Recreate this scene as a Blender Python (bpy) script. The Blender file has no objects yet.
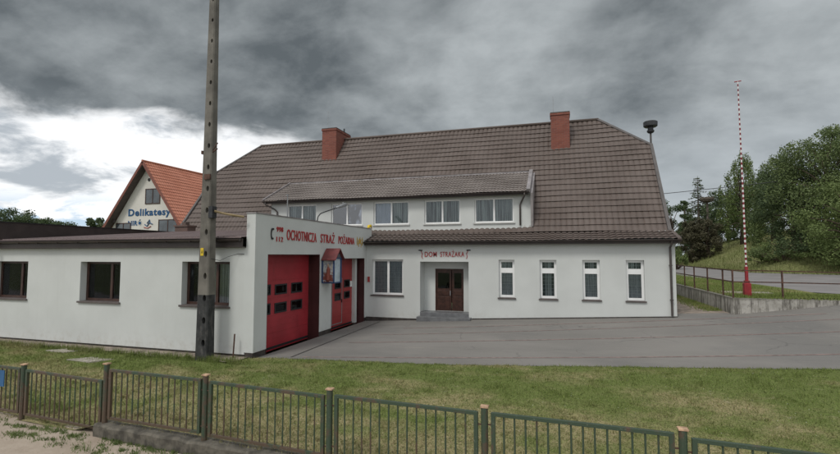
import bpy, bmesh, math, random
import numpy as np
from mathutils import Vector, Matrix
random.seed(7); rng = np.random.default_rng(11)
R = math.radians; PI = math.pi
S = bpy.context.scene; C = S.collection

# ------------------------------------------------------------------ camera
cd = bpy.data.cameras.new('camera'); cam = bpy.data.objects.new('camera', cd); C.objects.link(cam)
cam.location = (0, 0, 3.0)
cam.rotation_euler = (R(90) + math.atan(28 / 462), 0, R(16.75))
cd.sensor_width = 36; cd.lens = 462 / 840 * 36; cd.clip_start = .05; cd.clip_end = 4000
S.camera = cam

# ------------------------------------------------------------------ node helpers
def new_mat(name):
    m = bpy.data.materials.new(name); m.use_nodes = True
    nt = m.node_tree; b = nt.nodes['Principled BSDF']
    return m, nt, b
def nd(nt, t, **kw):
    n = nt.nodes.new(t)
    for k, v in kw.items():
        if hasattr(n, k): setattr(n, k, v)
        else: n.inputs[k].default_value = v
    return n
def math_n(nt, op, a, b=None, c=None, clamp=False):
    n = nt.nodes.new('ShaderNodeMath'); n.operation = op; n.use_clamp = clamp
    for i, v in enumerate((a, b, c)):
        if v is None: continue
        if hasattr(v, 'links'): nt.links.new(v, n.inputs[i])
        else: n.inputs[i].default_value = v
    return n.outputs[0]
def mixc(nt, fac, a, b, mode='MIX'):
    n = nt.nodes.new('ShaderNodeMix'); n.data_type = 'RGBA'; n.blend_type = mode
    for k, v in ((0, fac), (6, a), (7, b)):
        if hasattr(v, 'links'): nt.links.new(v, n.inputs[k])
        elif k == 0: n.inputs[0].default_value = v
        else: n.inputs[k].default_value = (*v, 1) if len(v) == 3 else v
    return n.outputs[2]
def ramp(nt, fac, lo, hi, a=0., b=1., smooth=True):
    n = nt.nodes.new('ShaderNodeMapRange'); n.interpolation_type = 'SMOOTHSTEP' if smooth else 'LINEAR'
    nt.links.new(fac, n.inputs[0]); n.inputs[1].default_value = lo; n.inputs[2].default_value = hi
    n.inputs[3].default_value = a; n.inputs[4].default_value = b
    return n.outputs[0]
def noise(nt, vec, scale, detail=4, rough=.55, dist=0.):
    n = nt.nodes.new('ShaderNodeTexNoise'); n.inputs['Scale'].default_value = scale
    n.inputs['Detail'].default_value = detail; n.inputs['Roughness'].default_value = rough
    n.inputs['Distortion'].default_value = dist
    nt.links.new(vec, n.inputs['Vector']); return n.outputs['Fac']
def mapping(nt, vec, scale=(1, 1, 1), loc=(0, 0, 0), rot=(0, 0, 0)):
    n = nt.nodes.new('ShaderNodeMapping'); nt.links.new(vec, n.inputs[0])
    n.inputs['Location'].default_value = loc; n.inputs['Rotation'].default_value = rot; n.inputs['Scale'].default_value = scale
    return n.outputs[0]
def pos(nt): return nt.nodes.new('ShaderNodeNewGeometry').outputs['Position']
def bump(nt, b, h, strength=.3, dist=.02):
    n = nt.nodes.new('ShaderNodeBump'); n.inputs['Strength'].default_value = strength; n.inputs['Distance'].default_value = dist
    nt.links.new(h, n.inputs['Height']); nt.links.new(n.outputs[0], b.inputs['Normal'])
def plain(name, col, rough=.7, metal=0., var=.12, vs=3., bmp=0., spec=.4, dirt=None):
    m, nt, b = new_mat(name); p = pos(nt)
    f = noise(nt, p, vs, 6)
    lo = tuple(c * (1 - var) for c in col); hi = tuple(min(1, c * (1 + var)) for c in col)
    c = mixc(nt, ramp(nt, f, .3, .7), lo, hi)
    if dirt:
        dc, amt, sc = dirt
        c = mixc(nt, ramp(nt, noise(nt, mapping(nt, p, (1, 1, .35)), sc, 7, .65), .5, .78, 0, amt), c, dc)
    nt.links.new(c, b.inputs['Base Color']); b.inputs['Roughness'].default_value = rough
    b.inputs['Metallic'].default_value = metal; b.inputs['Specular IOR Level'].default_value = spec
    if bmp: bump(nt, b, noise(nt, p, vs * 25, 3), bmp, .01)
    return m

# ------------------------------------------------------------------ world: sky under broken rain cloud
W = bpy.data.worlds.new('World'); S.world = W; W.use_nodes = True
nt = W.node_tree; nt.nodes.clear()
out = nt.nodes.new('ShaderNodeOutputWorld'); bg = nt.nodes.new('ShaderNodeBackground'); bg.inputs['Strength'].default_value = .1
sky = nt.nodes.new('ShaderNodeTexSky'); sky.sky_type = 'NISHITA'; sky.sun_disc = False
SUN_EL, SUN_AZ = R(52), R(200)          # azimuth measured from +Y, clockwise
sky.sun_elevation = SUN_EL; sky.sun_rotation = SUN_AZ
tc = nt.nodes.new('ShaderNodeTexCoord'); nrm = nt.nodes.new('ShaderNodeVectorMath'); nrm.operation = 'NORMALIZE'
nt.links.new(tc.outputs['Generated'], nrm.inputs[0]); d = nrm.outputs[0]
sp = nt.nodes.new('ShaderNodeSeparateXYZ'); nt.links.new(d, sp.inputs[0]); dx, dy, dz = sp.outputs
zz = math_n(nt, 'ADD', math_n(nt, 'MAXIMUM', dz, 0.), .42)
cb = nt.nodes.new('ShaderNodeCombineXYZ')
nt.links.new(math_n(nt, 'DIVIDE', dx, zz), cb.inputs[0]); nt.links.new(math_n(nt, 'DIVIDE', dy, zz), cb.inputs[1])
cp = cb.outputs[0]
def lobe(vec, lo, hi):                  # 1 towards a direction of the sky, falling to 0
    n = nt.nodes.new('ShaderNodeVectorMath'); n.operation = 'DOT_PRODUCT'; nt.links.new(d, n.inputs[0])
    n.inputs[1].default_value = Vector(vec).normalized(); return ramp(nt, n.outputs['Value'], lo, hi)
nA = noise(nt, mapping(nt, cp, (1, 1, 1), (4.4, 1.1, 0)), 1.7, 12, .56, .25)
nB = noise(nt, mapping(nt, cp, (1, 1.3, 1), (7.3, 2.2, 0)), 5.2, 12, .58, .2)
nC = noise(nt, mapping(nt, d, (1, 1, 2.1), (1.3, .7, .4)), 4.2, 10, .56, .25)
base_n = math_n(nt, 'ADD', math_n(nt, 'MULTIPLY', nA, .66), math_n(nt, 'MULTIPLY', nB, .34))
for vec_, lo_, hi_, amt_ in (((-0.207, 0.950, 0.529), .955, .999, .10), ((0.577, 1.201, 0.302), .96, .999, .09), ((0.005, 1.033, 0.227), .97, .999, .03), ((-0.924, 0.740, 0.443), .90, .995, -.045), ((0.340, 1.123, 0.400), .95, .998, -.045), ((-0.470, 0.885, 0.313), .96, .999, -.035)):
    base_n = math_n(nt, 'ADD', base_n, math_n(nt, 'MULTIPLY', lobe(vec_, lo_, hi_), amt_))
upper = mixc(nt, ramp(nt, base_n, .36, .63, 0, 1, False), (.105, .120, .127), (.40, .43, .44))
left = lobe((-.95, .62, .12), .78, .97)
edge = math_n(nt, 'ADD', dz, math_n(nt, 'MULTIPLY', math_n(nt, 'SUBTRACT', nC, .5), .22))
gap_l = math_n(nt, 'MULTIPLY', ramp(nt, edge, .215, .265, 1, 0), left)
gap_r = ramp(nt, edge, .05, .33, 1, 0)
small = ramp(nt, noise(nt, mapping(nt, d, (1, 1, 2.8), (2.3, .2, .9)), 5.0, 12, .60, .25), .52, .68)
white = mixc(nt, small, (.98, .99, 1.0), (.42, .46, .50))
blue = math_n(nt, 'MULTIPLY', ramp(nt, dz, .12, .06), ramp(nt, nB, .46, .56))
white = mixc(nt, blue, white, (.52, .66, .80))
c = mixc(nt, math_n(nt, 'MULTIPLY', gap_r, .8), upper, (.46, .50, .53))
c = mixc(nt, gap_l, c, white)
# brightness added to the unseen sky overhead and behind, to light walls and ground
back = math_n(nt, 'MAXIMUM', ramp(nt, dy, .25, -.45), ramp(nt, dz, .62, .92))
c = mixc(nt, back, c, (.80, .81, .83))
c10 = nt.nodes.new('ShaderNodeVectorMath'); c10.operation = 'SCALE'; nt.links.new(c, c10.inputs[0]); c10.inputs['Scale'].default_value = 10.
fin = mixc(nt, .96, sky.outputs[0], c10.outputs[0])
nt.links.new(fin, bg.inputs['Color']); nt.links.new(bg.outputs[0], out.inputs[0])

sd = bpy.data.lights.new('sun', 'SUN'); sd.energy = 1.3; sd.angle = R(14); sd.color = (1, .96, .9)
sun = bpy.data.objects.new('sun', sd); C.objects.link(sun)
sv = Vector((math.sin(SUN_AZ) * math.cos(SUN_EL), math.cos(SUN_AZ) * math.cos(SUN_EL), math.sin(SUN_EL)))
sun.rotation_euler = sv.to_track_quat('Z', 'Y').to_euler(); sun.location = (0, -10, 30)
S.view_settings.view_transform = 'Standard'; S.view_settings.look = 'None'; S.view_settings.exposure = .16; S.view_settings.gamma = 1
S.view_settings.use_curve_mapping = False
S.render.engine = 'CYCLES'; S.cycles.max_bounces = 6; S.cycles.transparent_max_bounces = 12

# ------------------------------------------------------------------ object helpers
ORG = {}
def tag(o, label=None, cat=None, group=None, kind=None):
    if label: o['label'] = label
    if cat: o['category'] = cat
    if group: o['group'] = group
    if kind: o['kind'] = kind
    return o
def thing(name, label, cat, loc=(0, 0, 0), group=None):
    o = bpy.data.objects.new(name, None); C.objects.link(o); o.location = loc; o.empty_display_size = .2
    ORG[o.name] = Vector(loc); return tag(o, label, cat, group)
class MB:
    def __init__(s): s.v = []; s.f = []; s.uv = None
    def add(s, v, f):
        n = len(s.v); s.v += [tuple(p) for p in v]; s.f += [tuple(i + n for i in q) for q in f]; return s
    def box(s, x0, y0, z0, x1, y1, z1):
        v = [(x, y, z) for x in (x0, x1) for y in (y0, y1) for z in (z0, z1)]
        return s.add(v, [(0, 1, 3, 2), (4, 6, 7, 5), (0, 4, 5, 1), (2, 3, 7, 6), (0, 2, 6, 4), (1, 5, 7, 3)])
    def bar(s, a, b, w, h=None, up=(0, 0, 1)):         # rectangular bar from a to b
        a = Vector(a); b = Vector(b); h = h or w; d_ = (b - a).normalized(); u = Vector(up)
        if abs(d_.dot(u)) > .99: u = Vector((0, 1, 0))
        sd_ = d_.cross(u).normalized(); u = sd_.cross(d_)
        v = [p + sd_ * i * w / 2 + u * j * h / 2 for p in (a, b) for i, j in ((-1, -1), (1, -1), (1, 1), (-1, 1))]
        return s.add(v, [(3, 2, 1, 0), (4, 5, 6, 7), (0, 1, 5, 4), (1, 2, 6, 5), (2, 3, 7, 6), (3, 0, 4, 7)])
    def tube(s, pts, r, n=8, cap=True):
        pts = [Vector(p) for p in pts]; rr = r if isinstance(r, (list, tuple)) else [r] * len(pts); base = len(s.v)
        ref = None
        for i, p in enumerate(pts):
            t = (pts[min(i + 1, len(pts) - 1)] - pts[max(i - 1, 0)]).normalized()
            if ref is None: ref = Vector((0, 0, 1)) if abs(t.z) < .9 else Vector((0, 1, 0))
            a = t.cross(ref).normalized(); b_ = a.cross(t); ref = b_
            for k in range(n):
                q = p + (a * math.cos(2 * PI * k / n) + b_ * math.sin(2 * PI * k / n)) * rr[i]; s.v.append(tuple(q))
        for i in range(len(pts) - 1):
            for k in range(n):
                s.f.append((base + i * n + k, base + i * n + (k + 1) % n, base + (i + 1) * n + (k + 1) % n, base + (i + 1) * n + k))
        if cap:
            s.f.append(tuple(base + k for k in range(n))[::-1]); s.f.append(tuple(base + (len(pts) - 1) * n + k for k in range(n)))
        return s
    def prism(s, poly, off):                             # polygon (3d points) extruded by a vector
        n = len(poly); off = Vector(off); v = [Vector(p) for p in poly] + [Vector(p) + off for p in poly]
        return s.add(v, [tuple(range(n))[::-1], tuple(range(n, 2 * n))] + [(i, (i + 1) % n, n + (i + 1) % n, n + i) for i in range(n)])
    def build(s, name, mat, parent=None, smooth=False, bevel=0., fixn=False):
        me = bpy.data.meshes.new(name); org = ORG.get(parent.name, Vector()) if parent else Vector()
        me.from_pydata([(p[0] - org.x, p[1] - org.y, p[2] - org.z) for p in s.v], [], s.f)
        me.materials.append(mat)
        if fixn:
            bm = bmesh.new(); bm.from_mesh(me); bmesh.ops.recalc_face_normals(bm, faces=bm.faces); bm.to_mesh(me); bm.free()
        if smooth: me.shade_smooth()
        o = bpy.data.objects.new(name, me); C.objects.link(o)
        if parent: o.parent = parent; ORG[o.name] = org
        if bevel:
            bv = o.modifiers.new('bevel', 'BEVEL'); bv.width = bevel; bv.segments = 2; bv.limit_method = 'ANGLE'
        return o
def copy_tree(o, parent=None, loc=None):
    c_ = o.copy(); C.objects.link(c_); c_.parent = parent
    if loc is not None: c_.location = loc
    for ch in list(o.children): copy_tree(ch, c_)
    return c_
def wall(mb, axis, at, thick, a0, a1, z0, z1, holes):
    """wall slab with rectangular openings; axis 'y' = front face on plane y=at, body towards +y; 'x' = front on x=at, body towards -x"""
    A = sorted({a0, a1, *[h[0] for h in holes], *[h[1] for h in holes]}); A = [a for a in A if a0 <= a <= a1]
    Zs = sorted({z0, z1, *[h[2] for h in holes], *[h[3] for h in holes]}); Zs = [z for z in Zs if z0 <= z <= z1]
    def P(a, z, k): return (a, at + k * thick, z) if axis == 'y' else (at - k * thick, a, z)
    def solid(i, j):
        if i < 0 or j < 0 or i >= len(A) - 1 or j >= len(Zs) - 1: return False
        ca, cz = (A[i] + A[i + 1]) / 2, (Zs[j] + Zs[j + 1]) / 2
        return not any(h[0] < ca < h[1] and h[2] < cz < h[3] for h in holes)
    for i in range(len(A) - 1):
        for j in range(len(Zs) - 1):
            if not solid(i, j): continue
            q = [(A[i], Zs[j]), (A[i + 1], Zs[j]), (A[i + 1], Zs[j + 1]), (A[i], Zs[j + 1])]
            mb.add([P(*p, 0) for p in q], [(0, 1, 2, 3)]); mb.add([P(*p, 1) for p in q], [(3, 2, 1, 0)])
            for (di, dj), (m, n) in (((0, -1), (0, 1)), ((1, 0), (1, 2)), ((0, 1), (2, 3)), ((-1, 0), (3, 0))):
                if not solid(i + di, j + dj): mb.add([P(*q[m], 0), P(*q[m], 1), P(*q[n], 1), P(*q[n], 0)], [(0, 1, 2, 3)])
    return mb

# ------------------------------------------------------------------ materials
def stucco():
    m, nt, b = new_mat('white_render'); p = pos(nt)
    c = mixc(nt, ramp(nt, noise(nt, p, .7, 6), .3, .7), (.53, .55, .532), (.58, .602, .583))
    st = noise(nt, mapping(nt, p, (2.2, 2.2, .16)), 2., 8, .6)
    c = mixc(nt, ramp(nt, st, .52, .85, 0, .20), c, (.42, .43, .40))
    z = nt.nodes.new('ShaderNodeSeparateXYZ'); nt.links.new(p, z.inputs[0])
    low = math_n(nt, 'MULTIPLY', ramp(nt, z.outputs[2], .75, .1), ramp(nt, noise(nt, p, 4, 7, .7), .42, .75, 0, .55))
    c = mixc(nt, low, c, (.38, .36, .31))
    nt.links.new(c, b.inputs['Base Color']); b.inputs['Roughness'].default_value = .9; b.inputs['Specular IOR Level'].default_value = .2
    bump(nt, b, noise(nt, p, 90, 3), .35, .006); return m
M_ST = stucco()
def tile_mat(name, a, b_, rust):
    m, nt, b = new_mat(name); p = pos(nt)
    f = noise(nt, mapping(nt, p, (.8, .8, .8)), .6, 8, .6); g = noise(nt, mapping(nt, p, (6, 6, 3)), 1.5, 5, .6)
    c = mixc(nt, ramp(nt, f, .32, .68), a, b_); c = mixc(nt, ramp(nt, g, .45, .8, 0, .45), c, rust)
    vo = nt.nodes.new('ShaderNodeTexVoronoi'); vo.inputs['Scale'].default_value = 3.2; nt.links.new(mapping(nt, p, (1.3, .5, 1.)), vo.inputs['Vector'])
    hv = nt.nodes.new('ShaderNodeRGBToBW'); nt.links.new(vo.outputs['Color'], hv.inputs[0])
    c = mixc(nt, .10, c, mixc(nt, hv.outputs[0], tuple(x * .55 for x in a), tuple(x * 1.5 for x in b_)))
    nt.links.new(c, b.inputs['Base Color']); b.inputs['Roughness'].default_value = .62; b.inputs['Specular IOR Level'].default_value = .35
    bump(nt, b, noise(nt, p, 60, 3), .2, .004); return m
M_TILE = tile_mat('brown_tile', (.096, .075, .064), (.130, .105, .092), (.125, .085, .070))
M_TILE2 = tile_mat('worn_dormer_tile', (.19, .165, .15), (.27, .24, .22), (.15, .12, .105))
M_ORANGE = tile_mat('orange_tile', (.44, .165, .10), (.52, .215, .14), (.36, .13, .09))
M_TRIM = plain('brown_trim', (.045, .035, .032), .45, 0, .2, 2)
M_VERGE = plain('grey_verge_trim', (.10, .092, .088), .6, .0, .2, 2)
M_ZINC = plain('zinc_flashing', (.30, .28, .28), .45, .4, .25, 3)
M_PIPE = plain('brown_pipe', (.075, .065, .06), .4, .1, .2, 3)
M_PVC = plain('white_pvc', (.80, .81, .80), .35, 0, .03, 2, dirt=((.4, .4, .38), .25, 5))
M_BRN = plain('brown_window_wood', (.055, .028, .021), .4, 0, .3, 6)
M_SILL = plain('dark_sill', (.10, .085, .08), .4, 0, .2, 4)
M_SILLW = plain('pale_sill', (.5, .5, .48), .4, 0, .1, 4)
M_RED = plain('red_door_paint', (.35, .032, .042), .45, 0, .14, 1.2, dirt=((.14, .02, .025), .5, 3))
M_RED2 = plain('bright_red_door_paint', (.33, .042, .042), .45, 0, .14, 1.2, dirt=((.17, .03, .03), .5, 3))
M_JAMB = plain('maroon_jamb', (.055, .018, .018), .5, 0, .2, 2)
M_PLINTH = plain('dark_plinth', (.045, .038, .034), .7, 0, .35, 5, .2, dirt=((.12, .1, .085), .6, 4))
M_LET = plain('red_letter_paint', (.38, .045, .045), .5, 0, .15, 9)
M_BLK = plain('black_paint', (.02, .02, .022), .5)
M_BLUE = plain('blue_letter_paint', (.012, .075, .19), .5)
M_GOLD = plain('ochre_paint', (.45, .30, .08), .5, 0, .3, 20)
M_WHT = plain('white_paint', (.75, .75, .73), .5, 0, .05, 6)
M_REDP = plain('red_pole_paint', (.27, .025, .03), .45, 0, .2, 6)
M_DOOR = plain('dark_brown_door', (.045, .018, .012), .35, 0, .35, 8)
M_STEP = plain('grey_step_tile', (.14, .145, .15), .4, 0, .2, 4)
M_CREAM = plain('cream_render', (.64, .62, .57), .9, 0, .05, 1, .2)
M_GREYM = plain('grey_metal', (.32, .33, .34), .4, .5, .15, 5)
M_DARKM = plain('dark_metal', (.05, .052, .055), .45, .5, .2, 5)
M_RUST = plain('rusty_rail', (.085, .045, .032), .8, .1, .4, 9)
M_YEL = plain('yellow_paint', (.70, .50, .03), .5)
M_BARK = plain('bark', (.10, .075, .055), .95, 0, .4, 6, .6)
M_DEADW = plain('grey_dead_wood', (.12, .10, .085), .95, 0, .4, 6, .4)
def glass_mat(name, tint, ior=1.5):
    m, nt, b = new_mat(name); nt.nodes.remove(b); o = nt.nodes['Material Output']
    fr = nt.nodes.new('ShaderNodeFresnel'); fr.inputs[0].default_value = ior
    tr = nt.nodes.new('ShaderNodeBsdfTransparent'); tr.inputs[0].default_value = (*tint, 1)
    gl = nt.nodes.new('ShaderNodeBsdfGlossy'); gl.inputs['Roughness'].default_value = .03; gl.inputs[0].default_value = (.95, .97, 1, 1)
    p = pos(nt); bu = nt.nodes.new('ShaderNodeBump'); bu.inputs['Strength'].default_value = .12; bu.inputs['Distance'].default_value = .02
    nt.links.new(noise(nt, p, 1.6, 2), bu.inputs['Height']); nt.links.new(bu.outputs[0], gl.inputs['Normal'])
    mx = nt.nodes.new('ShaderNodeMixShader'); nt.links.new(fr.outputs[0], mx.inputs[0]); nt.links.new(tr.outputs[0], mx.inputs[1]); nt.links.new(gl.outputs[0], mx.inputs[2])
    nt.links.new(mx.outputs[0], o.inputs[0]); return m
M_GL = glass_mat('window_glass', (.80, .83, .84)); M_GLR = glass_mat('reflecting_glass', (.5, .52, .55), 2.4); M_GLD = glass_mat('dark_window_glass', (.35, .37, .38))
def curtain_mat():
    m, nt, b = new_mat('net_curtain'); p = pos(nt)
    w = nt.nodes.new('ShaderNodeTexBrick'); w.inputs['Scale'].default_value = 9; w.offset = 0; w.inputs['Mortar Size'].default_value = .03
    w.inputs['Color1'].default_value = (.58, .59, .59, 1); w.inputs['Color2'].default_value = (.48, .49, .49, 1); w.inputs['Mortar'].default_value = (.80, .81, .80, 1)
    w.inputs['Brick Width'].default_value = .9; w.inputs['Row Height'].default_value = .9
    nt.links.new(mapping(nt, p, (1, 1, 1), rot=(R(90), 0, 0)), w.inputs['Vector'])
    nt.links.new(w.outputs[0], b.inputs['Base Color']); b.inputs['Roughness'].default_value = 1; return m
M_CUR = curtain_mat(); M_CURG = None
def painted_pleats():
    m, nt, b = new_mat('painted_pleat_curtain'); p = pos(nt)
    f = noise(nt, mapping(nt, p, (9, 3, .12)), 2.6, 3, .6)  # shade of the folds painted in as dark and pale vertical stripes
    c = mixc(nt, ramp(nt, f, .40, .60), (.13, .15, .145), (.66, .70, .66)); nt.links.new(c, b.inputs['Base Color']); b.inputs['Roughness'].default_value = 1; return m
M_CURG = painted_pleats(); M_CURW = plain('pale_blind', (.80, .82, .90), 1, 0, .06, 3)
def brick_mat(name, c1, c2, mo):
    m, nt, b = new_mat(name); p = pos(nt)
    sx = nt.nodes.new('ShaderNodeSeparateXYZ'); nt.links.new(p, sx.inputs[0]); cx = nt.nodes.new('ShaderNodeCombineXYZ')
    nt.links.new(math_n(nt, 'ADD', sx.outputs[0], sx.outputs[1]), cx.inputs[0]); nt.links.new(sx.outputs[2], cx.inputs[1])
    w = nt.nodes.new('ShaderNodeTexBrick'); w.inputs['Scale'].default_value = 4; nt.links.new(cx.outputs[0], w.inputs['Vector'])
    w.inputs['Color1'].default_value = (*c1, 1); w.inputs['Color2'].default_value = (*c2, 1); w.inputs['Mortar'].default_value = (*mo, 1)
    w.inputs['Brick Width'].default_value = 1.; w.inputs['Row Height'].default_value = .3; w.inputs['Mortar Size'].default_value = .025
    c = mixc(nt, ramp(nt, noise(nt, p, 3, 6), .45, .75, 0, .5), w.outputs[0], tuple(x * .6 for x in c1))
    nt.links.new(c, b.inputs['Base Color']); b.inputs['Roughness'].default_value = .9; bump(nt, b, w.outputs['Fac'], -.3, .01); return m
M_BRICK = brick_mat('red_brick', (.24, .075, .05), (.17, .05, .036), (.17, .12, .10))
M_BRICKD = brick_mat('old_brown_brick', (.14, .085, .07), (.10, .07, .06), (.09, .08, .07))
def asphalt():
    m, nt, b = new_mat('worn_asphalt'); p = pos(nt)
    f = noise(nt, mapping(nt, p, (.35, .9, 1), rot=(0, 0, R(12))), .5, 8, .6)
    c = mixc(nt, ramp(nt, f, .3, .7), (.155, .148, .136), (.212, .202, .186))
    c = mixc(nt, ramp(nt, noise(nt, p, .22, 5), .50, .62, 0, .45), c, (.115, .115, .113))
    c = mixc(nt, ramp(nt, noise(nt, mapping(nt, p, (1, 1, 1), (3, 8, 0)), 1.1, 7, .65), .60, .72, 0, .35), c, (.25, .235, .21))
    c = mixc(nt, ramp(nt, noise(nt, p, 120, 2), .35, .75, 0, .55), c, (.26, .25, .23))
    c = mixc(nt, ramp(nt, noise(nt, mapping(nt, p, (.25, 2.2, 1), rot=(0, 0, R(-10))), 1.6, 8, .7), .56, .70, 0, .4), c, (.27, .245, .215))
    vo = nt.nodes.new('ShaderNodeTexVoronoi'); vo.feature = 'DISTANCE_TO_EDGE'; vo.inputs['Scale'].default_value = .33
    vv = nt.nodes.new('ShaderNodeVectorMath'); vv.operation = 'ADD'; nt.links.new(p, vv.inputs[0])
    nn = nt.nodes.new('ShaderNodeTexNoise'); nn.inputs['Scale'].default_value = 1.3; nn.inputs['Detail'].default_value = 5; nt.links.new(p, nn.inputs['Vector'])
    nt.links.new(nn.outputs['Color'], vv.inputs[1]); nt.links.new(vv.outputs[0], vo.inputs['Vector'])
    ck = math_n(nt, 'MULTIPLY', ramp(nt, vo.outputs['Distance'], .0, .012, 1, 0), ramp(nt, noise(nt, p, .35, 3), .48, .62, 0, .4))
    c = mixc(nt, ck, c, (.06, .058, .055))
    nt.links.new(c, b.inputs['Base Color']); b.inputs['Roughness'].default_value = .9; b.inputs['Specular IOR Level'].default_value = .25
    bump(nt, b, noise(nt, p, 150, 2), .4, .004); return m
M_ASPH = asphalt()
M_ROAD = plain('road_asphalt', (.215, .205, .20), .9, 0, .10, .8, .2)
M_SEAM = plain('reddish_brick_band', (.21, .155, .14), .9, 0, .3, 6, .3)
M_CHAN = plain('drain_channel', (.05, .048, .045), .8, 0, .3, 8)
M_CONC = plain('stained_concrete', (.36, .345, .32), .95, 0, .16, 2.5, .5, dirt=((.07, .065, .055), .9, 3.6))
M_CONCW = plain('mossy_concrete', (.115, .105, .085), .95, 0, .5, 5, .9, dirt=((.035, .033, .026), .95, 5))
M_PATH = plain('pale_gravel', (.36, .33, .28), .95, 0, .2, 6, .5)
M_DIRT = plain('brown_dirt', (.27, .225, .185), 1, 0, .35, 4, .6)
M_BLUEP = plain('blue_sign_paint', (.03, .11, .24), .5)
M_STRAW = plain('nest_twigs', (.10, .085, .065), 1, 0, .4, 8)
def sand_mat():
    m, nt, b = new_mat('trodden_sand'); p = pos(nt)
    c = mixc(nt, ramp(nt, noise(nt, p, 1.6, 8, .65), .3, .7), (.32, .26, .20), (.42, .355, .285))
    c = mixc(nt, ramp(nt, noise(nt, p, 24, 5, .7), .52, .75, 0, .6), c, (.24, .19, .145))
    nt.links.new(c, b.inputs['Base Color']); b.inputs['Roughness'].default_value = 1; bump(nt, b, noise(nt, p, 18, 8, .7), .6, .03); return m
M_SAND = sand_mat()
def grass_ground(name, gr, dr, soil, s=1., lo=.45, hi=.68):
    m, nt, b = new_mat(name); p = pos(nt)
    sx = nt.nodes.new('ShaderNodeSeparateXYZ'); nt.links.new(p, sx.inputs[0])
    f = noise(nt, mapping(nt, p, (.6, 1., 1)), .55 * s, 9, .66)
    f = math_n(nt, 'ADD', f, ramp(nt, sx.outputs[1], 11.0, 7.2, -.03, .15, False)) if s == 1. else f
    c = mixc(nt, ramp(nt, f, lo, hi), gr, dr)
    c = mixc(nt, ramp(nt, noise(nt, p, 9 * s, 6, .7), .40, .72, 0, .75), c, tuple(x * .55 for x in gr))
    c = mixc(nt, ramp(nt, noise(nt, mapping(nt, p, (1, 1.6, 1), (5, 3, 0)), 1.3 * s, 8, .7), .60, .73, 0, .8), c, soil)
    nt.links.new(c, b.inputs['Base Color']); b.inputs['Roughness'].default_value = 1; b.inputs['Specular IOR Level'].default_value = .1
    c = mixc(nt, ramp(nt, noise(nt, p, 55 * s, 3, .8), .42, .66, 0, .28), c, tuple(x * 1.4 for x in dr))
    c = mixc(nt, ramp(nt, noise(nt, mapping(nt, p, (1, 1, 1), (9, 4, 0)), 38 * s, 3, .8), .48, .62, 0, .85), c, tuple(x * .32 for x in gr))
    c = mixc(nt, ramp(nt, noise(nt, mapping(nt, p, (1, 1, 1), (2, 9, 0)), 26 * s, 4, .8), .52, .64, 0, .5), c, tuple(x * 1.7 for x in gr))
    nt.links.new(c, b.inputs['Base Color'])
    bump(nt, b, noise(nt, p, 30 * s, 6, .7), .8, .04 / s); return m
M_LAWN = grass_ground('lawn', (.135, .185, .048), (.37, .31, .175), (.42, .37, .26), 1., .46, .64)
M_BLADE = grass_ground('grass_blades', (.170, .235, .060), (.40, .345, .18), (.42, .37, .24), 1., .46, .64)
M_MEADOW = grass_ground('meadow', (.21, .23, .09), (.33, .30, .16), (.27, .23, .13), .25)
M_MBLADE = grass_ground('meadow_blades', (.20, .235, .085), (.33, .30, .16), (.30, .26, .14), .25)
M_LAND = plain('far_land', (.10, .12, .05), 1, 0, .3, .1)
def leaf_mat(name, a, b_):
    m, nt, b = new_mat(name); p = pos(nt)
    oi = nt.nodes.new('ShaderNodeObjectInfo')
    c = mixc(nt, ramp(nt, noise(nt, p, .9, 6, .7), .3, .7), a, b_)
    c = mixc(nt, ramp(nt, noise(nt, p, 7, 4, .7), .35, .7, 0, .6), c, tuple(x * 1.45 for x in b_))
    nt.links.new(c, b.inputs['Base Color']); b.inputs['Roughness'].default_value = .65; b.inputs['Specular IOR Level'].default_value = .25
    tl = nt.nodes.new('ShaderNodeBsdfTranslucent'); nt.links.new(c, tl.inputs[0]); mx = nt.nodes.new('ShaderNodeMixShader'); mx.inputs[0].default_value = .25
    nt.links.new(b.outputs[0], mx.inputs[1]); nt.links.new(tl.outputs[0], mx.inputs[2]); nt.links.new(mx.outputs[0], nt.nodes['Material Output'].inputs[0]); return m
M_LEAF = leaf_mat('leaf_green', (.080, .115, .045), (.14, .18, .07))
M_LEAFY = leaf_mat('leaf_yellow_green', (.095, .135, .045), (.155, .20, .070))
M_LEAFD = leaf_mat('leaf_dark', (.052, .080, .038), (.085, .118, .052))
M_LEAFB = leaf_mat('needle_brown', (.062, .056, .036), (.10, .095, .055))

# ------------------------------------------------------------------ ground heights
def zy(X, Y):                                            # forecourt surface
    g = min(max((Y - 9) / 10.5, 0), 1.2)
    return .03 + .05 * max(X + 8.44, 0) * g
def lawn_edge(X):
    P = [(-30, 11.44), (-8.9, 11.44), (-8.15, 11.62), (-3.0, 11.95), (.95, 12.56), (6.2, 13.24), (12, 14.3), (40, 19)]
    for (a, b), (c_, d_) in zip(P, P[1:]):
        if X <= c_: return b + (d_ - b) * (X - a) / (c_ - a)
    return P[-1][1]
FX0, FY0, FX1, FY1 = -7.99, 6.60, 1.32, 6.07             # the fence line
def fence_y(X): return FY0 + (FY1 - FY0) * (X - FX0) / (FX1 - FX0)
def zl(X, Y):                                            # lawn surface
    f0 = -.07 if X > -8.1 else -.07 - .2 * min((-8.1 - X) / .6, 1)
    ye = lawn_edge(X); t = min(max((Y - fence_y(X) - .3) / (ye - fence_y(X) - 1.0), 0), 1); t = t * t * (3 - 2 * t)
    return f0 + (zy(X, ye) + .02 - f0) * t
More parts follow.
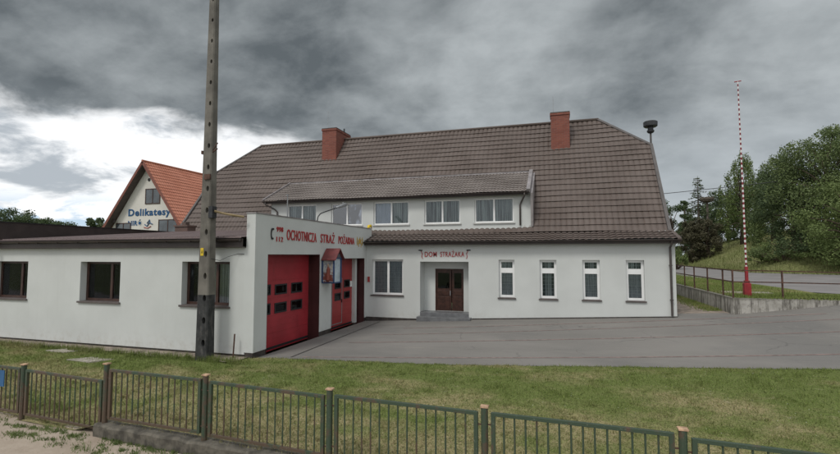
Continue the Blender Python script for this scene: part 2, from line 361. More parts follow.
def grid_sheet(name, mat, xs, rows, zf, kind='structure', extra=0., category=None):
    """rows: list of functions y(x); one quad strip between each two"""
    v = []; f = []; n = len(xs)
    for r in rows:
        for x in xs:
            y = r(x); v.append((x, y, zf(x, y) + extra))
    for j in range(len(rows) - 1):
        for i in range(n - 1): f.append((j * n + i, j * n + i + 1, (j + 1) * n + i + 1, (j + 1) * n + i))
    o = MB().add(v, f).build(name, mat, smooth=True); return tag(o, kind=kind)
xs_l = list(np.arange(-30, 40.1, .25))
grid_sheet('lawn', M_LAWN, xs_l, [(lambda x, t=t: fence_y(x) - .05 + (lawn_edge(x) - fence_y(x) + .05) * t) for t in np.linspace(0, 1, 24)],
           lambda x, y: zl(x, y) + .012 * math.sin(x * 3.1 + y * 2) * math.sin(y * 4.3 - x) if y < lawn_edge(x) - .2 else zl(x, y))
# forecourt: everything right of the garage, up to the house, the passage and the retaining wall
W2 = [(6.15, 19.96), (10.1, 21.36), (14.5, 22.6), (40, 24)]
def w2y(X):
    for (a, b), (c_, d_) in zip(W2, W2[1:]):
        if X <= c_: return b + (d_ - b) * (X - a) / (c_ - a)
    return 24
xs_y = list(np.arange(-8.46, 6.3, .3)) + list(np.arange(6.35, 40, .5))
grid_sheet('forecourt', M_ASPH, xs_y, [(lambda x, t=t: lawn_edge(x) - .25 + ((20.3 if x < 6.16 else w2y(x) + .15) - lawn_edge(x) + .25) * t) for t in np.linspace(0, 1, 16)], zy)
grid_sheet('passage', M_DIRT, [4.0, 5.0, 5.6, 6.3], [(lambda x, y=y: y) for y in (20.28, 22, 24, 27, 32, 45)], lambda x, y: zy(x, 20.28) - .012)
# bands of red pavers crossing the asphalt and the drain in front of the garage doors
def ribbon(name, mat, pts, w, zf, dz):
    v = []; f = []
    for i, (x, y) in enumerate(pts):
        a = Vector(pts[max(i - 1, 0)]); b = Vector(pts[min(i + 1, len(pts) - 1)]); t = (b - a).normalized(); n = Vector((-t.y, t.x)) * w / 2
        for s_ in (-1, 1): X, Y = x + s_ * n.x, y + s_ * n.y; v.append((X, Y, zf(X, Y) + dz))
    for i in range(len(pts) - 1): f.append((2 * i, 2 * i + 1, 2 * i + 3, 2 * i + 2))
    return tag(MB().add(v, f).build(name, mat), kind='structure')
def line(a, b, n=40): return [(a[0] + (b[0] - a[0]) * i / n, a[1] + (b[1] - a[1]) * i / n) for i in range(n + 1)]
ribbon('paver_band', M_SEAM, line((-7.2, 12.05), (1.0, 13.55)) + line((1.3, 13.6), (14, 16.1)), .085, zy, .005)
ribbon('paver_band', M_SEAM, line((-6.8, 14.35), (1.2, 15.9)) + line((1.5, 15.95), (16, 18.8)), .085, zy, .005)
ribbon('paver_band', M_SEAM, line((-6.3, 15.9), (1.4, 17.5)) + line((1.7, 17.56), (9, 19.0)), .07, zy, .005)
ribbon('paver_band', M_SEAM, line((-5.9, 17.35), (4.5, 19.1)) + line((4.8, 19.15), (9, 19.9)), .085, zy, .005)
ribbon('drain_channel', M_CHAN, line((-7.5, 11.95), (-7.62, 19.2)), .06, zy, .006)
ribbon('drain_channel', M_CHAN, line((-3.4, 11.95), (40, 19.2), 60)[:1] + [(x, lawn_edge(x) + .06) for x in np.arange(-7.4, 20, .5)], .05, zy, .005).name = 'forecourt_edge'
# dirt strip at the foot of the wing, sandy footpath, street, far land
grid_sheet('dirt_strip', M_DIRT, list(np.arange(-26, -8.3, .3)), [lambda x: 10.86 + .07 * math.sin(x * 2.3) + .04 * math.sin(x * 5.1), lambda x: 11.0, lambda x: 11.5], lambda x, y: zl(x, min(y, 11.4)) + .03)
def zs(X, Y): return -.27 + .012 * math.sin(X * 2.1) * math.sin(Y * 3.0)
grid_sheet('footpath', M_SAND, list(np.arange(-40, 40, .4)), [(lambda x, t=t: 3.2 + (fence_y(x) + .12 - 3.2) * t) for t in np.linspace(0, 1, 16)], zs)
tag(MB().box(-60, 2.95, -.5, 60, 3.2, -.26).build('kerb', M_CONC), kind='structure')
tag(MB().add([(-80, -8, -.38), (80, -8, -.38), (80, 2.95, -.38), (-80, 2.95, -.38)], [(0, 1, 2, 3)]).build('street', M_ROAD), kind='structure')
tag(MB().add([(-1500, -1500, -.6), (1500, -1500, -.6), (1500, 1500, -.6), (-1500, 1500, -.6)], [(0, 1, 2, 3)]).build('ground', M_LAND), kind='structure')
# raised verge behind the retaining wall, side road, meadow bank
near_e = [(9.2, 75), (9.1, 55), (9.0, 46), (8.9, 40), (9.7, 35), (10.35, 31), (10.5, 26), (10.4, 23.6), (13, 22.9), (40, 24.1)]
far_e = [(14.2, 78), (13.9, 66), (13.6, 58), (13.3, 50), (13.3, 44), (13.3, 39), (17.1, 36.3), (22, 33.4), (32, 29.5), (60, 24)]
def resample(P, n=60):
    L = [0]
    for a, b in zip(P, P[1:]): L.append(L[-1] + math.dist(a, b))
    o = []
    for i in range(n):
        s_ = L[-1] * i / (n - 1); j = max(k for k in range(len(P) - 1) if L[k] <= s_ + 1e-9); t = (s_ - L[j]) / (L[j + 1] - L[j])
        o.append((P[j][0] + (P[j + 1][0] - P[j][0]) * t, P[j][1] + (P[j + 1][1] - P[j][1]) * t))
    return o
def loft(name, mat, A, B, za, zb, n=60, kind='structure', k=4, dz=0, smooth=True):
    A = [(p[0], p[1]) for p in A]; B = [(p[0], p[1]) for p in B]; v = []; f = []
    for j in range(k + 1):
        t = j / k
        for i in range(len(A)): v.append((A[i][0] + (B[i][0] - A[i][0]) * t, A[i][1] + (B[i][1] - A[i][1]) * t, za + (zb - za) * t + dz))
    m = len(A)
    for j in range(k):
        for i in range(m - 1): f.append((j * m + i, (j + 1) * m + i, (j + 1) * m + i + 1, j * m + i + 1))
    return tag(MB().add(v, f).build(name, mat, smooth=smooth), kind=kind)
inner = [(6.2, 75), (6.2, 55), (6.2, 46), (6.2, 40), (6.2, 35), (6.2, 31), (6.2, 26), (6.2, 20.1), (10.1, 21.5), (40, 24.05)]
loft('verge', M_LAWN, inner, near_e, 1.37, 1.39)
loft('side_road', M_ROAD, resample(near_e), resample(far_e), 1.392, 1.72)
fe = resample(far_e, 70)
def offs(d): return [(x + d * (.86 if i < 40 else .5), y + d * (.35 if i < 40 else .9)) for i, (x, y) in enumerate(fe)]
BANK = [(0, 1.74), (1.2, 1.82), (5, 3.0), (11, 4.9), (20, 6.5), (34, 7.6), (90, 8.4), (300, 5)]
def bank_z(d):
    for (a, b), (c_, e_) in zip(BANK, BANK[1:]):
        if d <= c_: return b + (e_ - b) * (d - a) / (c_ - a)
    return 4
v = []; f = []
for d_, z_ in BANK:
    for i, (x, y) in enumerate(offs(d_)): v.append((x, y, z_ + (.12 * math.sin(x * .9) * math.sin(y * .7) if d_ > 1 else 0)))
m_ = len(fe)
for j in range(len(BANK) - 1):
    for i in range(m_ - 1): f.append((j * m_ + i, (j + 1) * m_ + i, (j + 1) * m_ + i + 1, j * m_ + i + 1))
tag(MB().add(v, f).build('meadow', M_MEADOW, smooth=True), kind='structure')
from mathutils.bvhtree import BVHTree
MEAD = BVHTree.FromPolygons([Vector(p) for p in v], f)
def ground_z(x, y, dflt):
    h = MEAD.ray_cast(Vector((x, y, 60)), Vector((0, 0, -1))); return h[0].z if h[0] else dflt
loft('sandy_shoulder', M_PATH, [fe[i] for i in range(36, 70)], [offs(1.6)[i] for i in range(36, 70)], 1.76, 1.87)

# ------------------------------------------------------------------ grass
def blades(name, pts, h, w, mat, lean=.5):
    n = len(pts); pts = np.asarray(pts, float); a = rng.uniform(0, 2 * PI, n); hh = rng.uniform(h[0], h[1], n); ww = rng.uniform(.6, 1.2, n) * w
    dx_, dy_ = np.cos(a) * ww / 2, np.sin(a) * ww / 2; b_ = rng.uniform(0, 2 * PI, n); ln = rng.uniform(0, lean, n) * hh
    v = np.zeros((n, 3, 3)); v[:, 0] = pts; v[:, 1] = pts; v[:, 2] = pts
    v[:, 0, 0] -= dx_; v[:, 0, 1] -= dy_; v[:, 1, 0] += dx_; v[:, 1, 1] += dy_
    v[:, 2, 0] += np.cos(b_) * ln; v[:, 2, 1] += np.sin(b_) * ln; v[:, 2, 2] += hh
    me = bpy.data.meshes.new(name); me.from_pydata(v.reshape(-1, 3).tolist(), [], np.arange(n * 3).reshape(-1, 3).tolist()); me.materials.append(mat)
    o = bpy.data.objects.new(name, me); C.objects.link(o); return tag(o, kind='stuff')
P = []
cl = [(rng.uniform(-19, 12), rng.uniform(0, 1)) for _ in range(2600)]
for cx_, t in cl:
    ye = lawn_edge(cx_); y0 = fence_y(cx_); cy = y0 + (ye - y0) * t
    if cx_ < -8.5 and cy > 10.75 and random.random() < .8: continue
    r_ = random.uniform(.03, .16)
    for _ in range(random.randint(14, 44)):
        x = cx_ + random.gauss(0, r_); y = cy + random.gauss(0, r_)
        if y0 - .03 < y < ye + .04: P.append((x, y, zl(x, min(y, ye))))
for _ in range(80000):
    x = random.uniform(-19, 12); ye = lawn_edge(x); y0 = fence_y(x); y = y0 + (ye - y0) * random.random()
    if x < -8.5 and y > 10.8: continue
    P.append((x, y, zl(x, y)))
for _ in range(260):
    cx_ = random.uniform(-8, 12); cy = lawn_edge(cx_) + random.gauss(.0, .035)
    for _ in range(22):
        x = cx_ + random.gauss(0, .09); y = cy + random.gauss(0, .025); P.append((x, y, zy(x, y)))
tag(blades('lawn_grass', P, (.020, .075), .013, M_BLADE, .9), 'short patchy lawn grass, green and straw coloured', 'grass')
v = []; f = []
for _ in range(750):
    x = random.uniform(-9, 11); y = fence_y(x) + random.uniform(.05, .95) * (lawn_edge(x) - fence_y(x))
    if math.sin(x * 1.7 + 1) * math.sin(y * 2.1) < -.05: continue
    z = zl(x, y) + random.uniform(.02, .045); r_ = random.uniform(.004, .008); b = len(v)
    v += [(x + r_ * math.cos(k * PI / 3), y + r_ * math.sin(k * PI / 3), z) for k in range(6)] + [(x, y, z + r_ * .7)]
    f += [(b + k, b + (k + 1) % 6, b + 6) for k in range(6)]
tag(tag(MB().add(v, f).build('clover_flowers', plain('clover_white', (.5, .5, .44), .9)), kind='stuff'), 'tiny white clover heads dotted over the lawn', 'flowers')
P = []
for _ in range(300):
    cx_ = random.uniform(-18.5, -8.3); cy = random.gauss(10.8, .08)
    for _ in range(18):
        x = cx_ + random.gauss(0, .07); y = min(cy + random.gauss(0, .05), 11.44); P.append((x, y, zl(x, min(y, 11.4)) + .01))
for _ in range(240):
    a_ = random.uniform(0, 2 * PI); r_ = random.gauss(0, .22); P.append((-9.65 + r_ * math.cos(a_), 10.85 + r_ * math.sin(a_) * .6, .04))
tag(blades('tall_grass', P, (.06, .22), .012, M_BLADE, .7), 'tall unmown grass along the foot of the long white wall', 'grass')
P = []
for _ in range(110):
    cx_ = random.uniform(-11, -5.0); cy = fence_y(cx_) - random.choice((.12, .18, .42, .55)) - (0 if cx_ > -8 else .05) + random.gauss(0, .05); r_ = random.uniform(.02, .07)
    for _ in range(34):
        x = cx_ + random.gauss(0, r_ * 1.5); y = min(cy + random.gauss(0, r_), fence_y(cx_) - .14 if cx_ > -8 else 99); P.append((x, y, zs(x, y)))
tag(blades('footpath_weeds', P, (.02, .07), .016, M_LEAFY, .9), 'low green weeds growing out of the sandy footpath', 'weeds')
P = []
for _ in range(30000):
    d_ = 34 * random.random() ** 1.5; i = random.randrange(0, 69); o_ = offs(d_); a_, b_ = o_[i], o_[i + 1]; t = random.random()
    x, y = a_[0] + (b_[0] - a_[0]) * t, a_[1] + (b_[1] - a_[1]) * t
    if i > 34 and d_ < 1.8: continue
    P.append((x, y, bank_z(d_) - .05))
tag(blades('meadow_grass', P, (.15, .55), .06, M_MBLADE, .6), 'tall wild grass covering the bank above the side road', 'grass')
P = []
for _ in range(22000):
    y = random.uniform(20.2, 46); x = random.uniform(6.3, 10.4)
    P.append((x, y, 1.37))
for _ in range(5000):
    x = random.uniform(6.3, 14); y = w2y(x) + random.uniform(.15, 1.3); P.append((x, y, 1.37))
for _ in range(9000):
    y = random.uniform(21, 36); x = 6.12 - abs(random.gauss(0, .32)); P.append((x, y, zy(6, 20.28) - .03))
tag(blades('verge_grass', [p for p in P if not (10.0 < p[0] and p[1] > 22.6)], (.04, .14), .022, M_BLADE, .8), 'mown verge grass between the retaining wall and side road', 'grass')

# ------------------------------------------------------------------ tiles
def tile_sheet(O, U, V, Lu, Lv, wave, step, amp=.023, rise=.040, clips=(), drop=None, phase=0.):
    O = Vector(O); U = Vector(U).normalized(); V = Vector(V).normalized(); N = U.cross(V).normalized()
    if N.z < 0: N = -N
    us = np.arange(0, Lu + 1e-6, wave / 8); rows = int(math.ceil(Lv / step)); v = []; f = []; n = len(us)
    for r in range(rows):
        for k, (fr, hh) in enumerate(((0., -rise * .5), (.985, rise * .5))):
            vv = min((r + fr) * step, Lv)
            for u in us:
                w_ = abs(math.sin(PI * u / wave + phase + .25 * math.sin(r * 12.9))) ** .65 * 2 - 1; bulge = amp * w_
                dv = (.030 + .022 * w_ if k else -.0) if vv < Lv - .01 else 0
                p = O + U * u + V * (vv + dv + .012 * math.sin(u * .9 + r * 2.1) * k) + N * (bulge + hh + .018 * math.sin(u * .55 + vv * .4) + .008 * math.sin(u * 2.3 + r * 5.7)); v.append(tuple(p))
    nr = rows * 2
    for j in range(nr - 1):
        for i in range(n - 1): f.append((j * n + i, j * n + i + 1, (j + 1) * n + i + 1, (j + 1) * n + i))
    if drop: f = [q for q in f if not drop(sum((Vector(v[i]) for i in q), Vector()) / 4)]
    bm = bmesh.new(); bv = [bm.verts.new(p) for p in v]; bm.verts.index_update()
    for q in f: bm.faces.new([bv[i] for i in q])
    for a, b in clips:                      # cut along the line a-b standing up from the sheet; keep the side of O's centre
        a = Vector(a); b = Vector(b); no = (b - a).cross(N).normalized(); mid = O + U * Lu / 2 + V * Lv / 2
        if (mid - a).dot(no) > 0: no = -no
        g = bm.verts[:] + bm.edges[:] + bm.faces[:]; bmesh.ops.bisect_plane(bm, geom=g, plane_co=a, plane_no=no, clear_outer=True)
    bmesh.ops.delete(bm, geom=[x for x in bm.verts if not x.link_faces], context='VERTS')
    bm.normal_update()
    for fc in bm.faces:
        if fc.normal.dot(N) < 0: fc.normal_flip()
    mb = MB(); bm.verts.index_update(); mb.v = [tuple(x.co) for x in bm.verts]; mb.f = [tuple(x.index for x in fc.verts) for fc in bm.faces]; bm.free(); return mb

# ------------------------------------------------------------------ fire station
GX, D = -8.44, 19.55
FS = thing('fire_station', 'long white fire station with brown tiled roof and two red garage doors', 'building', (-8.44, 19.55, 0))
XL, XR = -20.35, 4.22
H = [(-8.16, -6.67, 1.22, 2.80), (-5.88, -3.72, .40, 2.71)] + [(a, b, 1.24, 2.80) for a, b in ((-2.44, -1.79), (-.78, -.12), (.87, 1.52), (2.47, 3.12))]
mb = MB(); wall(mb, 'y', D, .35, GX + .002, 4.2, -.2, 3.36, H); mb.build('facade_wall', M_ST, FS)
MB().box(GX + .002, D - .03, 3.362, 4.23, D + .35, 3.62).build('cornice_band', M_ST, FS)
mb = MB(); mb.box(XL + .1, D, -.2, GX - .33, D + .35, 3.6); mb.box(XL + .1, 30.6, -.2, 4.2, 30.95, 3.9)
for x0 in (XL + .1, 3.85): mb.prism([(x0, D + .352, -.2), (x0, 30.6, -.2), (x0, 30.6, 3.9), (x0, 26.5, 8.1), (x0, 23.85, 8.1), (x0, 20.75, 4.05), (x0, D + .352, 3.7)], (.35, 0, 0))
mb.build('rear_and_gable_walls', M_ST, FS, fixn=True)
for a, b, za, zb in ((GX + .01, -5.935, .22, .22), (-3.58, 4.205, zy(-3.58, D) + .05, zy(4.2, D) + .04)):
    MB().prism([(a, D - .018, -.25), (b, D - .018, -.25), (b, D - .018, zb), (a, D - .018, za)], (0, .016, 0)).build('plinth', M_PLINTH, FS, fixn=True)
# entrance recess
RX0, RX1, RY = -5.88, -3.72, 20.2
mb = MB(); mb.box(RX0 - .25, D + .352, .2, RX0 - .002, RY + .12, 2.95); mb.box(RX1 + .002, D + .352, .2, RX1 + .25, RY + .12, 2.95); mb.box(RX0 - .002, D + .352, 2.71, RX1 + .002, RY + .12, 2.95)
wall(mb, 'y', RY, .118, RX0 + .002, RX1 - .002, .3, 2.708, [(-5.36, -4.07, .52, 2.39)]); mb.build('entrance_porch', M_ST, FS)
mb = MB(); mb.box(RX0 - .001, D - .02, .1, RX1 + .001, RY + .02, .515); mb.build('entrance_floor', M_STEP, FS, bevel=.008)
mb = MB(); mb.box(RX0 - .05, D - .40, -.1, RX1 + .12, D - .022, .36); mb.build('entrance_step', M_STEP, FS, bevel=.01)
# double door
dr = MB(); dx0, dx1 = -5.36, -4.07; dm = -4.62
for a, b in ((dx0, dm), (dm, dx1)):
    dr.box(a + .02, RY + .04, .53, b - .01, RY + .075, 2.33)
    for z0, z1 in ((.62, 1.15), (1.22, 1.42)): dr.box(a + .09, RY + .022, z0, b - .08, RY + .04, z1)
for x0, x1, z0, z1 in ((dx0 + .001, dx0 + .06, .521, 2.38), (dx1 - .06, dx1 - .001, .521, 2.38), (dx0 + .06, dx1 - .06, 2.32, 2.38)): dr.box(x0, RY + .01, z0, x1, RY + .1, z1)
dd = dr.build('entrance_door', M_DOOR, FS, bevel=.004)
gm = MB()
for a, b in ((dx0, dm), (dm, dx1)): gm.box(a + .12, RY + .028, 1.52, b - .10, RY + .039, 2.2)
gm.build('door_pane', M_GLD, dd)
MB().bar((dm - .05, RY + .0, 1.2), (dm - .05, RY + .0, 1.42), .025).build('handle', M_GREYM, dd)
# windows
def window(x0, x1, z0, z1, y, fm, layout, par, curtain, sill=M_SILL, gl=M_GL, sd_=.14, fw=.055, cz=.1, front=None, fd=.07, lattice=0):
    """frame set at y (outer face); layout: list of glass rectangles in 0..1"""
    mb = MB(); W_ = x1 - x0; H_ = z1 - z0; hs = []
    for (a, b, c_, d_) in layout: hs.append((x0 + a * W_ + fw * (1 if a == 0 else .6), x0 + b * W_ - fw * (1 if b == 1 else .6), z0 + c_ * H_ + fw * (1 if c_ == 0 else .6), z0 + d_ * H_ - fw * (1 if d_ == 1 else .6)))
    wall(mb, 'y', y, fd, x0 + .001, x1 - .001, z0 + .001, z1 - .001, hs)
    w = mb.build('window', fm, par, bevel=.006)
    p = MB()
    for h in hs: p.box(h[0] - .002, y + .03, h[2] - .002, h[1] + .002, y + .036, h[3] + .002)
    p.build('pane', gl, w)
    if lattice:
        lt = MB()
        for h in hs:
            nx = max(1, round((h[1] - h[0]) / lattice)); nz = max(1, round((h[3] - h[2]) / lattice))
            for i in range(1, nx): x = h[0] + (h[1] - h[0]) * i / nx; lt.box(x - .005, y + .045, h[2], x + .005, y + .052, h[3])
            for i in range(1, nz): z = h[2] + (h[3] - h[2]) * i / nz; lt.box(h[0], y + .053, z - .005, h[1], y + .06, z + .005)
        lt.build('lattice', M_PVC, w)
    if curtain:
        for k, (h, mt) in enumerate(zip(hs, curtain)):
            if mt is None: continue
            c_ = MB(); n = 26; v = []
            for i in range(n + 1):
                x = h[0] - .03 + (h[1] - h[0] + .06) * i / n; yy = y + cz + .035 * math.sin(i * 1.9) + .015 * math.sin(i * .7)
                v += [(x, yy, h[2] - .03), (x, yy, h[3] + .02)]
            c_.add(v, [(2 * i, 2 * i + 2, 2 * i + 3, 2 * i + 1) for i in range(n)]); c_.build('curtain', mt, w, smooth=True)
    if sill is not None:
        fr = front if front is not None else D
        s_ = MB(); s_.box(x0 - .05, fr - .06, z0 - .062, x1 + .05, fr - .003, z0 - .005); s_.box(x0 + .002, fr - .004, z0 - .03, x1 - .002, y, z0 - .004 + .006)
        s_.build('sill', sill, w, bevel=.006)
    return w
two = [(0, .5, 0, 1), (.5, 1, 0, 1)]; trans = [(0, 1, .745, 1), (0, 1, 0, .685)]
window(-8.16, -6.67, 1.22, 2.80, D + .13, M_PVC, two, FS, (M_CUR, M_CUR), M_SILL, fw=.085, lattice=.17)
for k, (a, b) in enumerate(((-2.44, -1.79), (-.78, -.12), (.87, 1.52), (2.47, 3.12))):
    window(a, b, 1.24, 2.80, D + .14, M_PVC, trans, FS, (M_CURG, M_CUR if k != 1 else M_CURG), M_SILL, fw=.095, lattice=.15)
# roller-shutter boxes above the sashes of the four narrow windows
# ---- main roof
KN = (20.6, 4.0); RG = (25.17, 9.98); EV = (19.22, 3.60)
L1, L2, R1, R2 = (XL, 23.79, 8.17), (-18.18, 25.17, 9.98), (XR, 23.79, 8.17), (1.98, 25.17, 9.98)
Lm = math.hypot(RG[0] - KN[0], RG[1] - KN[1])
inD = lambda c_: -14.25 < c_.x < -1.2 and 20.9 < c_.y < 22.6
RF = tile_sheet((XL, RG[0], RG[1]), (1, 0, 0), (0, KN[0] - RG[0], KN[1] - RG[1]), XR - XL, Lm, .235, .358, clips=((L1, L2), (R1, R2)), drop=inD).build('roof', M_TILE, FS)
sk = tile_sheet((XL, KN[0] + .02, KN[1] + .0), (1, 0, 0), (0, EV[0] - KN[0], EV[1] - KN[1]), XR + .12 - XL, math.hypot(KN[0] - EV[0], KN[1] - EV[1]), .235, .36, amp=.02)
sk.build('eaves_tiles', M_TILE, RF)
mb = MB(); bY = 31.12                        # rear slope and half hips
mb.add([(-18.18, 25.17, 9.98), (1.98, 25.17, 9.98), (XR, 26.55, 8.17), (XR, bY, 3.6), (XL, bY, 3.6), (XL, 26.55, 8.17)], [(0, 1, 2, 3, 4, 5)])
mb.add([R2, R1, (XR, 26.55, 8.17)], [(0, 1, 2)]); mb.add([L2, L1, (XL, 26.55, 8.17)], [(0, 2, 1)])
mb.build('rear_slope', M_TILE, RF)
mb = MB()                                    # ridge caps, verges
mb.tube([(-18.25, 25.17, 10.0), (2.05, 25.17, 10.0)], .075, 8)
mb.build('ridge_cap', M_TILE, RF, smooth=True)
for x, l1, l2, s_ in ((XR, R1, R2, 1), (XL, L1, L2, -1)):
    mb = MB()
    mb.bar((x + .02 * s_, KN[0] - .1, KN[1] - .06), (x + .02 * s_, l1[1], l1[2] + .03), .13, .16, up=(0, -.8, .6))
    mb.bar((x, l1[1], l1[2] + .03), (l2[0], l2[1], l2[2] + .03), .12, .09, up=(0, -.8, .6))
    mb.build('verge_board', M_VERGE, RF)
mb = MB()
mb.prism([(XR + .14, EV[0] - .03, EV[1] - .10), (XR + .14, EV[0] - .03, EV[1] + .04), (XR + .14, KN[0] + .02, KN[1] + .04), (XR + .14, KN[0] + .02, KN[1] - .18)], (-.13, 0, 0)); mb.build('eaves_end', M_TILE, RF, fixn=True)
# gutter + fascia along the eave (right of the garage parapet)
def gutter(mb, a, b, r=.065):
    a = Vector(a); b = Vector(b); t = (b - a).normalized(); n_ = 8; base = len(mb.v)
    sdv = t.cross(Vector((0, 0, 1)))
    for p in (a, b):
        for rr in (r, r - .008):
            for k in range(n_ + 1):
                an = PI + PI * k / n_; q = p + sdv * math.cos(an) * rr + Vector((0, 0, 1)) * math.sin(an) * rr; mb.v.append(tuple(q))
    m = n_ + 1
    for k in range(n_):
        mb.f.append((base + k, base + k + 1, base + 2 * m + k + 1, base + 2 * m + k)); mb.f.append((base + m + k, base + 3 * m + k, base + 3 * m + k + 1, base + m + k + 1))
    for o_ in (0, 2 * m): mb.f.append(tuple(base + o_ + k for k in range(m)))
    mb.f.append((base, base + 2 * m, base + 3 * m, base + m)); mb.f.append((base + n_, base + m + n_, base + 3 * m + n_, base + 2 * m + n_))
mb = MB(); mb.box(GX + .02, EV[0] + .02, 3.44, XR + .1, EV[0] + .05, 3.585); mb.box(GX + .02, EV[0] + .05, 3.44, XR + .1, D - .032, 3.46); mb.build('fascia', M_TRIM, FS)
mb = MB(); gutter(mb, (GX + .02, EV[0] - .05, 3.585), (XR + .14, EV[0] - .05, 3.585)); mb.build('gutter', M_TRIM, FS, smooth=False)
mb = MB(); mb.tube([(4.02, EV[0] - .05, 3.53), (4.02, EV[0] + .0, 3.42), (4.02, D - .08, 3.28), (4.02, D - .08, .72)], .042, 10)
for z_ in (1.3, 2.6): mb.box(3.965, D - .13, z_, 4.075, D - .002, z_ + .03)
mb.build('downpipe', M_PIPE, FS, smooth=False)
# ---- chimneys
def chimney(x0, x1, y0, y1, zb, zt, nm, mat, extra=False):
    o = MB().box(x0, y0, zb, x1, y1, zt - .16).build(nm, mat, RF)
    MB().box(x0 - .035, y0 - .035, zt - .158, x1 + .035, y1 + .035, zt - .05).build('brick_collar', mat, o)
    MB().box(x0 - .02, y0 - .02, zt - .048, x1 + .02, y1 + .02, zt).build('cap', M_PLINTH, o)
    MB().prism([(x0 - .07, y0 - .07, zb + .05), (x1 + .07, y0 - .07, zb + .05), (x1 + .07, y0 - .07, zb + .42), (x0 - .07, y0 - .07, zb + .42)], (0, .069, 0)).build('flashing', M_TRIM, o)
    return o
c1 = chimney(-13.27, -12.36, 24.08, 25.95, 8.0, 10.45, 'chimney', M_BRICK)
MB().tube([(-12.55, 25.5, 10.45), (-12.55, 25.5, 10.75)], .05, 8).build('vent_pipe', M_DARKM, c1)
c2 = chimney(-.30, .60, 23.88, 24.62, 7.75, 10.18, 'chimney', M_BRICK)
for c_, (x, y, z, t) in ((c1, (-13.13, 24.5, 10.4, 11.6)), (c2, (-.17, 24.2, 10.1, 11.1))): MB().tube([(x, y, z), (x, y, t)], .012, 5).build('lightning_rod', M_GREYM, c_)
# ---- dormer
DY = 20.75; DW = [(-13.40, -11.72), (-10.88, -9.2), (-8.60, -6.80), (-6.03, -4.32), (-3.66, -1.90)]
mb = MB(); wall(mb, 'y', DY, .2, -14.35, -1.12, 4.1, 5.74, [(a, b, 4.46, 5.56) for a, b in DW])
for x in (-14.35, -1.32): mb.prism([(x, DY + .202, 4.2), (x, DY + .202, 5.74), (x, 22.7, 6.75), (x, 22.75, 6.55)], (.2, 0, 0))
DM = mb.build('dormer', M_ST, FS, fixn=True)
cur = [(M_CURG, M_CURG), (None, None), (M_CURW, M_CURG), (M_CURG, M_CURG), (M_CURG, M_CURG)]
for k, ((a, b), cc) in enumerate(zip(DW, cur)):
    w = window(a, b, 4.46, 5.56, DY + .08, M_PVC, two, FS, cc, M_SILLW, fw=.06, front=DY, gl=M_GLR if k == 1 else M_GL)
E0, E1 = (20.42, 5.76), (22.92, 7.03)
LmD = math.hypot(E1[0] - E0[0], E1[1] - E0[1])
dl1, dl2 = (-14.62, E0[0], E0[1]), (-14.83 + .0, E1[0], E1[1])
tile_sheet((-14.62, E1[0], E1[1]), (1, 0, 0), (0, E0[0] - E1[0], E0[1] - E1[1]), 13.35, LmD, .165, .25, amp=.018, rise=.04, clips=()).build('dormer_roof', M_TILE2, FS)
mb = MB(); mb.bar((-14.62, E0[0] - .02, E0[1] + .04), (-14.62, E1[0], E1[1] + .04), .07, .12); mb.bar((-1.24, E0[0] - .06, E0[1] + .02), (-1.24, E1[0], E1[1] + .06), .16, .16)
mb.bar((-14.62, E1[0], E1[1] + .02), (-1.24, E1[0], E1[1] + .02), .1, .06)
mb.build('dormer_verge', M_ZINC, FS)
MB().prism([(-1.16, DY - .30, 5.70), (-1.16, 22.9, 7.0), (-1.16, DY + .1, 4.25), (-1.16, DY - .02, 4.25)], (.10, 0, 0)).build('dormer_cheek', M_ZINC, FS, fixn=True)
mb = MB(); mb.box(-14.6, E0[0] + .0, 5.64, -1.25, E0[0] + .03, 5.74); mb.box(-14.6, E0[0] + .03, 5.66, -1.25, DY - .002, 5.68); mb.build('dormer_fascia', M_TRIM, FS)
mb = MB(); gutter(mb, (-14.62, E0[0] - .06, 5.75), (-1.2, E0[0] - .06, 5.75), .06); mb.build('gutter', M_TRIM, FS)
mb = MB()
mb.tube([(-1.4, E0[0] - .06, 5.70), (-1.4, E0[0] - .04, 5.58), (-1.55, DY - .06, 5.36), (-1.62, DY - .06, 5.2), (-1.62, DY - .06, 4.3)], .038, 8); mb.build('downpipe', M_PIPE, FS, smooth=True); mb = MB()
mb.tube([(-14.45, E0[0] - .06, 5.70), (-14.45, E0[0] - .02, 5.58), (-14.1, DY - .06, 5.36), (-13.95, DY - .06, 5.22), (-13.95, DY - .06, 4.3)], .038, 8)
mb.build('downpipe', M_PIPE, FS, smooth=True)
